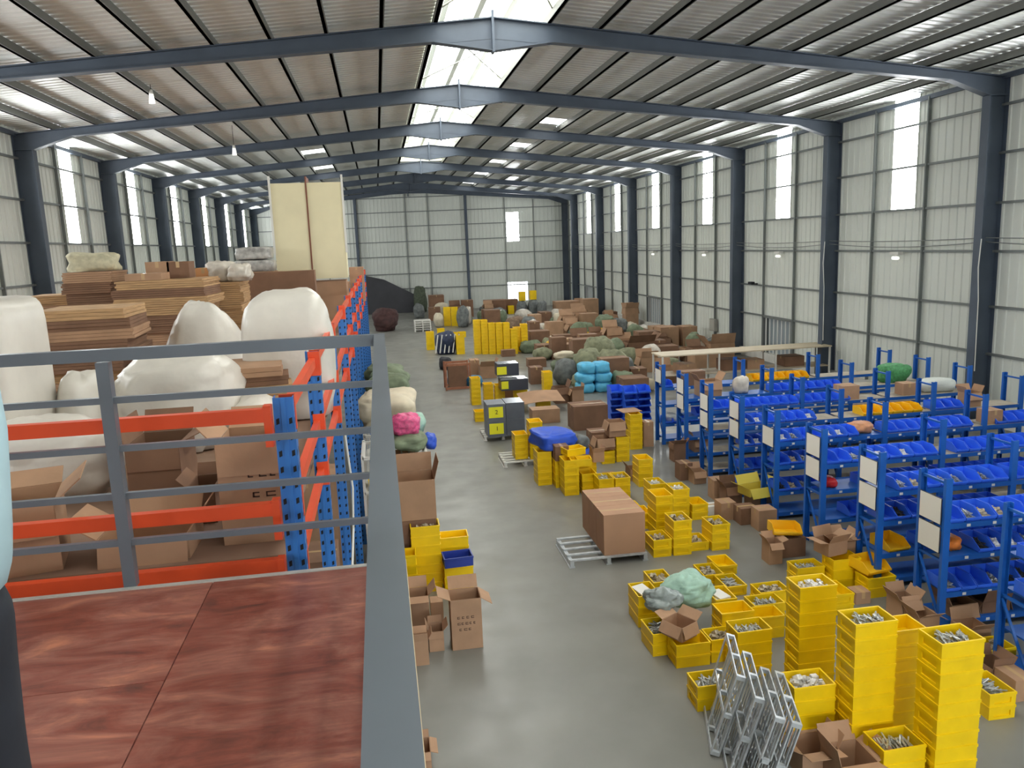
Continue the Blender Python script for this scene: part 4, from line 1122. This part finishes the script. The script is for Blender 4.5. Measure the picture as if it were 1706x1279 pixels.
for (x0, x1, y0, y1, d, m, lb) in (
 (932, 962, 618, 634, .6, mat('sack_dark_green', (40, 96, 70), .7, var=.3, scale=7, bump=.3), 'dark green sack under the pale sack'),
 (1012, 1046, 566, 596, 1.2, OLIVE, 'olive sack leaning toward the open carton'),
 (948, 972, 540, 566, 1.2, GREYBAG, 'grey green sack beside brown carton'),
 (968, 990, 536, 562, 1.2, GREENBAG, 'dark olive sack far by the deep crates'),
 (992, 1024, 524, 558, 1.4, GREENBAG, 'dark green sack mound far before the wall'),
 (1020, 1046, 530, 556, 1.2, GREYBAG, 'grey sack beside far brown carton'),
 (1044, 1060, 536, 552, 1.0, BEIGE, 'cream sack with green band by the far carton'),
 (1060, 1080, 540, 562, 1.2, CLEARB, 'clear film bag near the far deep crate'),
 (862, 880, 500, 530, 1.2, GREYBAG, 'grey wrapped roll one before the far window'),
 (880, 898, 498, 530, 1.2, GREYBAG, 'grey wrapped roll two before the far window'),
 (896, 912, 500, 532, 1.2, GREYBAG, 'grey wrapped roll three before the far window'),
 (858, 886, 514, 536, 1.2, CLEARB, 'pale film bundle before the grey rolls'),
 (842, 876, 526, 552, 1.4, mat('sack_brown', (126, 104, 84), .8, var=.3, scale=6, bump=.3), 'brown sack mound behind the yellow wall'),
 (876, 900, 532, 556, 1.2, CLEARB, 'whitish sack behind the yellow wall'),
 (796, 822, 514, 538, 1.2, GREENBAG, 'green-brown sack mound at the far end'),
 (762, 782, 508, 545, 1.0, GREYBAG, 'dark grey sack beside the far deep pair'),
 (776, 786, 510, 540, .6, CLEARB, 'white film strip sack beside the far deep pair'),
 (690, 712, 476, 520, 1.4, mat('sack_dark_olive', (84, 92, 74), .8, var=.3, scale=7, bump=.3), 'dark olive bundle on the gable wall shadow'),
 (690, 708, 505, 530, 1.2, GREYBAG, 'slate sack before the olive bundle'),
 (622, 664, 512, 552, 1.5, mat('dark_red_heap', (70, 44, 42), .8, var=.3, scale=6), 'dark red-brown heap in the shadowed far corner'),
 (1172, 1214, 560, 588, .9, GREYBAG, 'dark grey sheet over goods beside wall column'),
 (1076, 1092, 630, 650, .5, BEIGE, 'cream sack beside the eighth rack'),
 (950, 972, 598, 616, .7, OLIVE, 'olive sack between pale sack and tall olive sacks'),
):
    S('sack', x0, x1, y0, y1, d, m, lb)
YB2 = mat('round_yellow_bag', (226, 176, 40), .5, var=.2, scale=8, bump=.3)
S('sack', 916, 942, 566, 590, .8, YB2, 'round yellow bag beside a brown carton')
for o in [o for o in COL.objects if str(o.get('label', '')).startswith('grey wrapped roll')][:2]:
    zt5 = max(v.co.z for v in o.data.vertices)-.02
    for k in range(2):
        obj('deep_crate', DEEP, None, (o.location.x, o.location.y, zt5+.3*k), 0, '%s deep yellow crate standing on grey wrapped roll %s' % (('lower', 'upper')[k], o['label'].split()[3]), 'crate')
# flat dark grey polygon, tilted back, before the far gable beside the mezzanine
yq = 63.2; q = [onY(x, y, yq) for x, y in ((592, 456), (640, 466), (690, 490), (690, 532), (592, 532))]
MB().prism([(v.x, max(v.z, .01)) for v in q][::-1], lambda u, v, w: (u, w+.12*v, v), yq, yq+.05).build('far_dark_shape', mat('dark_grey_shape', (66, 66, 70), .75, var=.15, scale=1), label='flat dark grey shape before the far gable wall', cat='sheet')
# striped bundle and teal cloth
sb = S('striped_bundle', 726, 762, 550, 590, 1.2, mat('navy_cloth', (38, 48, 74), .7, var=.3, scale=8), 'dark navy bundle tied with white stripes at the aisle', 'bundle')
wv = MB()
for k in range(6):
    x = -.55+k*.2
    wv.tube((x, -.62, .1), (x+.15, -.5, .95), .03, 6)
wv.build('white_ties', WFRAME, sb, kind='stuff')
S('teal_cloth', 774, 802, 594, 612, .8, mat('teal_cloth', (40, 104, 140), .7, var=.2, scale=8, bump=.3), 'teal cloth draped over a carton near the yellow wall', 'cloth', .7)
S('sack', 732, 752, 594, 616, .8, BLACK, 'black sack on the aisle before wooden crate')
carton(745, 766, 595, 603, .6, 'navy box with yellow lid on the aisle carton', 'c', .85, m=mat('navy_box', (36, 34, 74), .5))
# wooden crate frame
P0 = onZ(744, 650, 0); P1 = onZ(784, 648, 0)
wc = obj('wooden_crate', None, None, (P0.x, P0.y-.06, 0), 0, 'open wooden crate frame around the aisle carton', 'crate frame')
WOODR = mat('reddish_wood', (160, 104, 76), .7, var=.2, scale=6)
ww = P1.x-P0.x
for x in (0, ww):
    for y in (0, .7): MB().box(x-.03, x+.03, y-.03, y+.03, 0, .95).build('post', WOODR, wc)
for z in (.06, .9):
    for y in (0, .7): MB().box(.03, ww-.03, y-.02, y+.02, z-.04, z+.04).build('rail', WOODR, wc)

# grey cases with yellow labels
def case(x0, x1, y0, y1, d, label, z0=0, nums='', m=GREYBOX, lab=True):
    c, w = rectpos(x0, x1, y1, z0); h = topheight((x0+x1)/2, y0, c.y, z0)
    x, y = settle(c.x, c.y+d/2, w, d, z0, z0+h)
    B = MB().box(-w/2, w/2, -d/2, d/2, 0, h)
    o = B.build('grey_case', m, None, (x, y, z0), 0, label=label, cat='case')
    MB().box(-w/2-.003, w/2+.003, -d/2-.003, d/2+.003, h-.05, h-.03).build('lid_seam', mat('seam_dark', (60, 64, 72), .5), o)
    MB().box(-w/2+.01, w/2-.01, -d/2+.01, d/2-.01, h, h+.01).build('lid', mat('case_lid', (140, 146, 154), .22, .3), o)
    if lab:
        MB().box(-w*.34, w*.36, -d/2-.006, -d/2, h*.2, h*.8).build('yellow_label', LABELY, o)
    return o
PZc = .13
a = onZ(828, 734, 0); obj('white_pallet', PALW, None, (a.x+.18, a.y+.5, 0), 0, 'white pallet under the grey cases', 'pallet')
CS = onZ(829, 728, PZc)
for k, num in enumerate(('1', '2')):
    for j in range(2):
        x = CS.x+j*.5; z = PZc+k*.43
        o = MB().box(-.24, .24, -.35, .35, 0, .425).build('grey_case', GREYBOX, None, (x, CS.y+.36+j*.06, z), 0, label='%s grey case, %s, on the aisle pallet' % (('lower', 'upper')[k], ('labelled', 'behind the labelled pair')[j]), cat='case')
        MB().box(-.235, .235, -.345, .345, .425, .429).build('lid', mat('case_lid', (140, 146, 154), .22, .3), o)
        if j == 0:
            MB().box(-.2, .17, -.356, -.35, .08, .36).build('yellow_label', LABELY, o)
            t = bpy.data.curves.new('number', 'FONT'); t.body = num; t.size = .16; t.align_x = 'CENTER'; t.align_y = 'CENTER'; t.extrude = .001; t.materials.append(INK)
            to = bpy.data.objects.new('number', t); COL.objects.link(to)
            bpy.context.view_layer.update(); me = bpy.data.meshes.new_from_object(to.evaluated_get(bpy.context.evaluated_depsgraph_get())); bpy.data.objects.remove(to)
            to = obj('number', me, o, (0, -.358, .22)); to.rotation_euler = (math.pi/2, 0, 0)
TAKEN.append((CS.x-.25, CS.x+.8, CS.y, CS.y+.8, 0, 1))
DK = mat('dark_case', (58, 62, 72), .3, .1)
o = case(834, 882, 632, 650, .6, 'dark case below another with yellow end label', .5, m=DK, lab=False)
MB().box(-.42, -.2, -.31, -.3, .06, .3).build('yellow_label', LABELY, o)
o = case(828, 866, 606, 626, .6, 'dark case on top with yellow end label', .92, m=DK, lab=False)
MB().box(-.36, -.05, -.31, -.3, .05, .3).build('yellow_label', LABELY, o)
carton(836, 880, 650, 664, .6, 'brown carton holding up the dark cases', 'c', 0, m=CARDD)

# ------------------------------------------------------------------ white shelving along the mezzanine foot
def wire_shelf(x0, x1, y0, y1, top, levels, label):
    o = obj('wire_shelf', None, None, (x0, y0, 0), 0, label, 'shelf')
    w, d = x1-x0, y1-y0
    for x in (0, w):
        for y in (0, d): MB().box(x-.02, x+.02, y-.02, y+.02, 0, top).build('leg', WFRAME, o)
    for z in levels:
        MB().box(0, w, -.02, .02, z-.045, z).box(0, w, d-.02, d+.02, z-.045, z).box(-.02, .02, .02, d-.02, z-.045, z).box(w-.02, w+.02, .02, d-.02, z-.045, z).build('shelf_frame', WFRAME, o)
        g = MB()
        for k in range(9): g.box(.03+k*(w-.06)/8-.012, .03+k*(w-.06)/8+.012, .02, d-.02, z-.03, z-.01)
        g.build('slats', WFRAME, o, kind='stuff')
    return o
wire_shelf(-.42, .55, 11.9, 12.9, 1.92, (.4, .9, 1.35, 1.9), 'white tube shelf with the pink bag on top')
wire_shelf(-.42, .5, 13.6, 15.2, 1.86, (.5, 1.2, 1.84), 'white tube shelf carrying the pale bale')
wire_shelf(-.42, .5, 17.0, 19.6, 1.9, (.5, 1.2, 1.88), 'white tube shelf carrying green sacks')
def sack_at(name, x, y, z, w, d, h, m, label, cat='sack', **kw):
    SEED[0] += 1; return obj(name, sack_mesh(w, d, h, SEED[0], name=name, m=m, nu=36, nv=22, **kw), None, (x, y, z), 0, label, cat)
sack_at('bale', .02, 14.3, 1.85, 1.0, 1.3, .62, BEIGE, 'large pale fabric bale on the white shelf', 'bale', power=4)
sack_at('sack', .3, 12.3, 1.91, .56, .8, .22, GREENBAG, 'grey green sack at the end of the white shelf', power=3)
sack_at('pink_bag', .28, 12.45, 2.1, .46, .5, .34, PINK, 'bright pink net bag on the grey green sack', 'bag', wrink=.09, rough=.1)
sack_at('blue_bag', .66, 12.6, 1.8, .2, .4, .24, TARP, 'blue bag hanging out beside the pink bag', 'bag')
sack_at('sack', .42, 13.0, 1.95, .4, .4, .36, MINT, 'pale green film bag behind the pink bag', power=2.2)
for k, (x, y, w) in enumerate(((.05, 17.5, .9), (.1, 18.4, .85), (0.0, 19.2, .9))):
    sack_at('sack', x, y, 1.89, w, .85, .42, GREENBAG, ('nearest', 'middle', 'farthest')[k]+' of the green sacks lying on the white shelf')
for k, (x, z, lv) in enumerate(((-.15, 1.352, 'upper'), (-.15, .902, 'middle'), (.25, .902, 'inner middle'), (-.15, .402, 'lower'), (.28, .402, 'inner lower'))):
    obj('plastic_crate', CRATE, None, (x, 12.25, z), math.pi/2 if k % 2 else .02, 'yellow crate on the %s white shelf below the sacks' % lv, 'crate')
carton_at(.25, 12.25, 1.352, .4, .4, .3, 'brown carton on the upper white shelf', 'o')
# stored goods below the deck edge
for k, (x, y, z, w, d, h, lb) in enumerate(((-.2, 9.5, 0, .5, .5, .55, 'brown carton below the deck edge behind handrail'), (-.2, 9.5, .552, .46, .46, .4, 'open brown carton below the deck edge behind handrail'), (-1.1, 9.2, 0, .8, .7, 1.5, 'tall stacked carton in the racking under the deck'), (-1.2, 7.0, 0, .9, .8, 2.0, 'tall brown carton deep under the deck'), (-1.2, 5.3, 0, .9, .8, 1.9, 'tall brown carton under the deck by the platform'), (-1.2, 11.6, 0, .9, .9, 1.8, 'brown carton column under the deck further on'))):
    carton_at(x, y, z, w, d, h, lb, 'o' if 'open' in lb else 'c', 0, m=CARD if k % 2 else CARDD)

# ------------------------------------------------------------------ long white work table
tb = obj('work_table', None, None, (8.9, 24.3, 0), 0, 'long white two-tier work table before the twin cartons', 'table')
MB().box(0, 6.0, 0, 1.0, 1.21, 1.25).build('table_top', mat('table_top', (204, 188, 160), .5, var=.06, scale=2), tb)
MB().box(.05, 5.95, .05, .95, .55, .58).build('lower_shelf', mat('table_shelf', (180, 164, 140), .6), tb)
for x in (.05, 2.0, 4.0, 5.95):
    for y in (.05, .95): MB().box(x-.025, x+.025, y-.025, y+.025, 0, 1.21).build('leg', WFRAME, tb)
for k, (x, w, h) in enumerate(((1.0, .6, .3), (2.6, .7, .36), (3.4, .6, .3), (4.8, .7, .34))):
    carton_at(8.9+x, 24.85, .582, w, .6, h, 'brown carton %s on the lower tier of the work table' % ('one two three four'.split()[k]), 'c', 0, m=CARDD if k % 2 else CARD)

# ------------------------------------------------------------------ lamps, wires, camera on the wall
BULB = mat('bulb_glass', (240, 240, 232), .3, emit=1.2)
def bulb(x, y, z, label, drop=.3):
    o = obj('hanging_bulb', None, None, (x, y, z), 0, label, 'lamp')
    MB().tube((0, 0, .1), (0, 0, .1+drop), .008, 6).build('cord', DARK, o)
    MB().tube((0, 0, .02), (0, 0, .12), .05, 10, .035).build('socket', WHITE, o)
    MB().tube((0, 0, -.2), (0, 0, .02), .075, 12, .05).build('bulb', BULB, o, smooth=False)
P = onY(252, 158, F1+3.5); bulb(P.x, F1+3.5, P.z, 'white bulb hanging under the roof between the first two frames', roofz(P.x)-P.z-.12)
P = onY(390, 248, F1+10.5); bulb(P.x, F1+10.5, P.z, 'white bulb hanging beyond the second frame', roofz(P.x)-P.z-.12)
for k in range(4):
    y = F1+k*BAY+3.6
    o = obj('wall_lamp', None, None, (XR-.22, y, 4.28), 0, 'small white lamp on the wall girt of %s bay' % (('the first visible', 'the second visible', 'the third visible', 'the fourth visible')[k]), 'lamp')
    MB().box(-.06, .1, -.2, .2, 0, .08).build('fitting', WHITE, o); MB().tube((0, -.12, -.1), (0, .12, -.1), .05, 8).build('tube', BULB, o)
    MB().box(-.02, .02, -.02, .02, -.1, 0).build('bracket', WHITE, o)
wr = MB()
for dz, sag in ((.12, .12), (.22, .05)):
    for i in range(len(FY)-1):
        a, b = FY[i], FY[i+1]
        for j in range(8):
            t0, t1 = j/8, (j+1)/8
            wr.tube((XR-.3, a+(b-a)*t0, 4.5+dz-sag*4*t0*(1-t0)), (XR-.3, a+(b-a)*t1, 4.5+dz-sag*4*t1*(1-t1)), .012, 5)
wr.build('wall_wires', mat('wire_grey', (120, 122, 120), .5), label='grey wires strung along the wall between columns', cat='wire')
for k in (1, 2):
    y = F1+(k-1)*BAY
    mm = MB(); pts = [(14.7, y-.16, 4.7), (14.66, y-.16, 4.0), (14.72, y-.16, 3.2), (14.74, y-.16, 1.4)]
    for a, b in zip(pts, pts[1:]): mm.tube(a, b, .014, 6)
    mm.build('hanging_cable', WFRAME, label='white cable hanging down the %s steel wall column' % ('first visible', 'second visible')[k-1], cat='cable')
fan = obj('wall_camera', None, None, (XR-.1, onX(1258, 465, XR-.2).y, 3.05), 0, 'small dark bracket camera on the wall girt', 'camera')
MB().box(-.25, 0, -.05, .05, -.02, .03).build('bracket', DARK, fan); MB().box(-.35, -.2, -.18, .12, .0, .1).build('camera_body', DARK, fan)
bx = onX(1187, 542, XR-.2)
eb = obj('switch_box', None, None, (XR-.15, bx.y, bx.z-.25), 0, 'grey electrical box on the wall post', 'electrical box')
MB().box(-.08, .08, -.28, .28, 0, .55).build('box_body', mat('box_grey', (150, 146, 138), .5), eb); MB().box(-.09, -.08, -.24, .24, .04, .51).build('box_door', mat('box_door', (164, 160, 150), .5), eb)

# ------------------------------------------------------------------ the person at the picture edge
def skin(name, verts, edges, radii, m, parent, root=0, sub=2):
    me = bpy.data.meshes.new(name); me.from_pydata(verts, edges, []); me.update()
    o = bpy.data.objects.new(name, me); COL.objects.link(o); o.parent = parent
    sk = o.modifiers.new('skin', 'SKIN'); sk.use_smooth_shade = True
    for i, r in enumerate(radii):
        r = (r, r) if not isinstance(r, tuple) else r
        me.skin_vertices[0].data[i].radius = r
    me.skin_vertices[0].data[root].use_root = True
    ss = o.modifiers.new('sub', 'SUBSURF'); ss.levels = sub; ss.render_levels = sub
    me.materials.append(m); return o
def person(x, y, z, rz):
    o = obj('person', None, None, (x, y, z), rz, 'person in pale blue shirt and dark trousers at the railing', 'person')
    SKIN = mat('skin_tone', (196, 148, 122), .55); SHIRT = mat('shirt_pale_blue', (168, 196, 204), .8, bump=.15, bscale=9); TRO = mat('dark_trousers', (34, 38, 46), .85, bump=.1, bscale=14)
    V = [(0, 0, .95), (0, 0, 1.15), (0, .01, 1.36), (0, 0, 1.47), (0, .01, 1.56), (0, .02, 1.64), (0, .02, 1.72)]
    E_ = [(0, 1), (1, 2), (2, 3), (3, 4), (4, 5), (5, 6)]; Rr = [(.14, .1), (.13, .095), (.15, .1), .055, .06, .085, .07]
    for s in (-1, 1):
        n = len(V); V += [(s*.18, 0, 1.4), (s*.235, .04, 1.14), (s*.17, .22, 1.16), (s*.12, .27, 1.2)]
        E_ += [(2, n), (n, n+1), (n+1, n+2), (n+2, n+3)]; Rr += [.055, .042, .03, (.042, .02)]
        for j, (dx, l) in enumerate(((-.03, .075), (-.01, .09), (.01, .085), (.03, .065))):
            k = len(V); V += [(s*.1, .3, 1.21+dx*1.1), (s*.08, .3+l*.45, 1.215+dx*1.2), (s*.055, .3+l*.8, 1.205+dx*1.1)]
            E_ += [(n+3, k), (k, k+1), (k+1, k+2)]; Rr += [.011, .0095, .008]
        k = len(V); V += [(s*.1, .27, 1.245), (s*.085, .3, 1.265)]; E_ += [(n+3, k), (k, k+1)]; Rr += [.011, .009]
        n = len(V); V += [(s*.09, 0, .88), (s*.1, .01, .5), (s*.1, -.02, .1), (s*.11, .12, .04)]
        E_ += [(0, n), (n, n+1), (n+1, n+2), (n+2, n+3)]; Rr += [.085, .058, .04, (.04, .03)]
    skin('body', V, E_, Rr, SKIN, o)
    V = [(0, 0, .86), (0, 0, 1.05), (0, .01, 1.3), (0, .01, 1.44)]; E_ = [(0, 1), (1, 2), (2, 3)]; Rr = [.178, .16, .16, .075]
    for s in (-1, 1):
        n = len(V); V += [(s*.18, .01, 1.385), (s*.235, .05, 1.16)]; E_ += [(2, n), (n, n+1)]; Rr += [.07, .06]
    skin('shirt', V, E_, Rr, SHIRT, o)
    V = [(0, 0, 1.0), (0, 0, .9)]; E_ = [(0, 1)]; Rr = [.125, .13]
    for s in (-1, 1):
        n = len(V); V += [(s*.085, 0, .78), (s*.1, .01, .5), (s*.1, -.02, .09)]; E_ += [(1, n), (n, n+1), (n+1, n+2)]; Rr += [.095, .08, .07]
    skin('trousers', V, E_, Rr, TRO, o)
    for s in (-1, 1):
        sh = sack_mesh(.11, .29, .1, 60+s, power=3, name='shoe', m=mat('shoe_black', (26, 26, 28), .5), rough=.02, wrink=.0)
        obj('shoe', sh, o, (s*.11, .06, .002))
    obj('hair', sack_mesh(.2, .23, .17, 77, power=2.2, name='hair', m=mat('hair_black', (24, 20, 18), .7), rough=.03), o, (0, 0, 1.65))
    f = MB()
    for s in (-1, 1): f.tube((s*.033, .098, 1.655), (s*.033, .104, 1.655), .012, 8)
    f.build('eyes', mat('eye_dark', (30, 24, 22), .3), o)
    MB().prism([(-.015, 0), (.015, 0), (0, .05)], lambda u, v, w: (u, w, 1.6+v), .085, .125).build('nose', SKIN, o)
    MB().box(-.025, .025, .09, .098, 1.57, 1.578).build('mouth', mat('lips', (150, 84, 78), .5), o)
    return o
person(-.9, 1.6, PZ, R(80))

# ------------------------------------------------------------------ crowded goods further back
rf = random.Random(21)
CNT = ['first', 'second', 'third', 'fourth', 'fifth', 'sixth', 'seventh', 'eighth', 'ninth', 'tenth', 'eleventh', 'twelfth', 'thirteenth', 'fourteenth', 'fifteenth', 'sixteenth', 'seventeenth', 'eighteenth', 'nineteenth', 'twentieth']
def clear(x, y, w, d, h):
    for (a, b, c, e, p, q) in TAKEN:
        if min(x+w/2, b)-max(x-w/2, a) > .02 and min(y+d/2, e)-max(y-d/2, c) > .02 and p < h: return False
    return True
for (x0, x1, y0, y1, n, where) in ((884, 1085, 528, 600, 60, 'the crowded heap before the far wall'), (1040, 1195, 560, 625, 20, 'the heap between work table and racks'), (705, 850, 522, 546, 16, 'the goods lined up before the gable'), (930, 1075, 600, 665, 18, 'the clutter before the piled blue bins')):
    made = {}
    for k in range(n):
        px, py = rf.uniform(x0, x1), rf.uniform(y0, y1)
        P = onZ(px, py, 0); w, d = rf.uniform(.5, 1.0), rf.uniform(.5, .9); h = rf.uniform(.4, 1.05)
        x, y = settle(P.x, P.y, w*1.02, d*1.02, 0, h, keep=False)
        if not (3.4 < x < 14.3 and y < 61) or not clear(x, y, w, d, h) or abs(x-P.x)+abs(y-P.y) > 2.5: continue
        TAKEN.append((x-w/2, x+w/2, y-d/2, y+d/2, 0, h))
        if rf.random() < .5:
            m, nm = rf.choice(((CARD, 'tan'), (CARDD, 'dark brown'), (CARDD, 'dark brown'))); op = rf.random() < .4
            o = carton_at(x, y, 0, w, d, h, 'x', 'o' if op else 'c', 0, m=m, group='cartons in '+where, flaps=[-75, -70, 60, -60])
            key = nm+(' open' if op else ' closed')+' carton'
        else:
            m, nm = rf.choice(((GREENBAG, 'grey green'), (GREYBAG, 'grey'), (OLIVE, 'olive'), (CLEARB, 'pale film'), (BEIGE, 'cream')))
            SEED[0] += 1
            o = obj('sack', sack_mesh(w*1.05, d*1.05, h, SEED[0], name='sack', m=m, nu=22, nv=14), None, (x, y, 0), 0, 'x', 'sack', 'sacks in '+where)
            key = nm+' sack'
        made.setdefault(key, []).append(o)
    for key, os_ in made.items():
        for i, o in enumerate(sorted(os_, key=lambda o: o.location.x)):
            o['label'] = '%s %s from the aisle in %s' % (CNT[i], key, where)
print('CRATES', NC[0], 'BINS', NB[0])
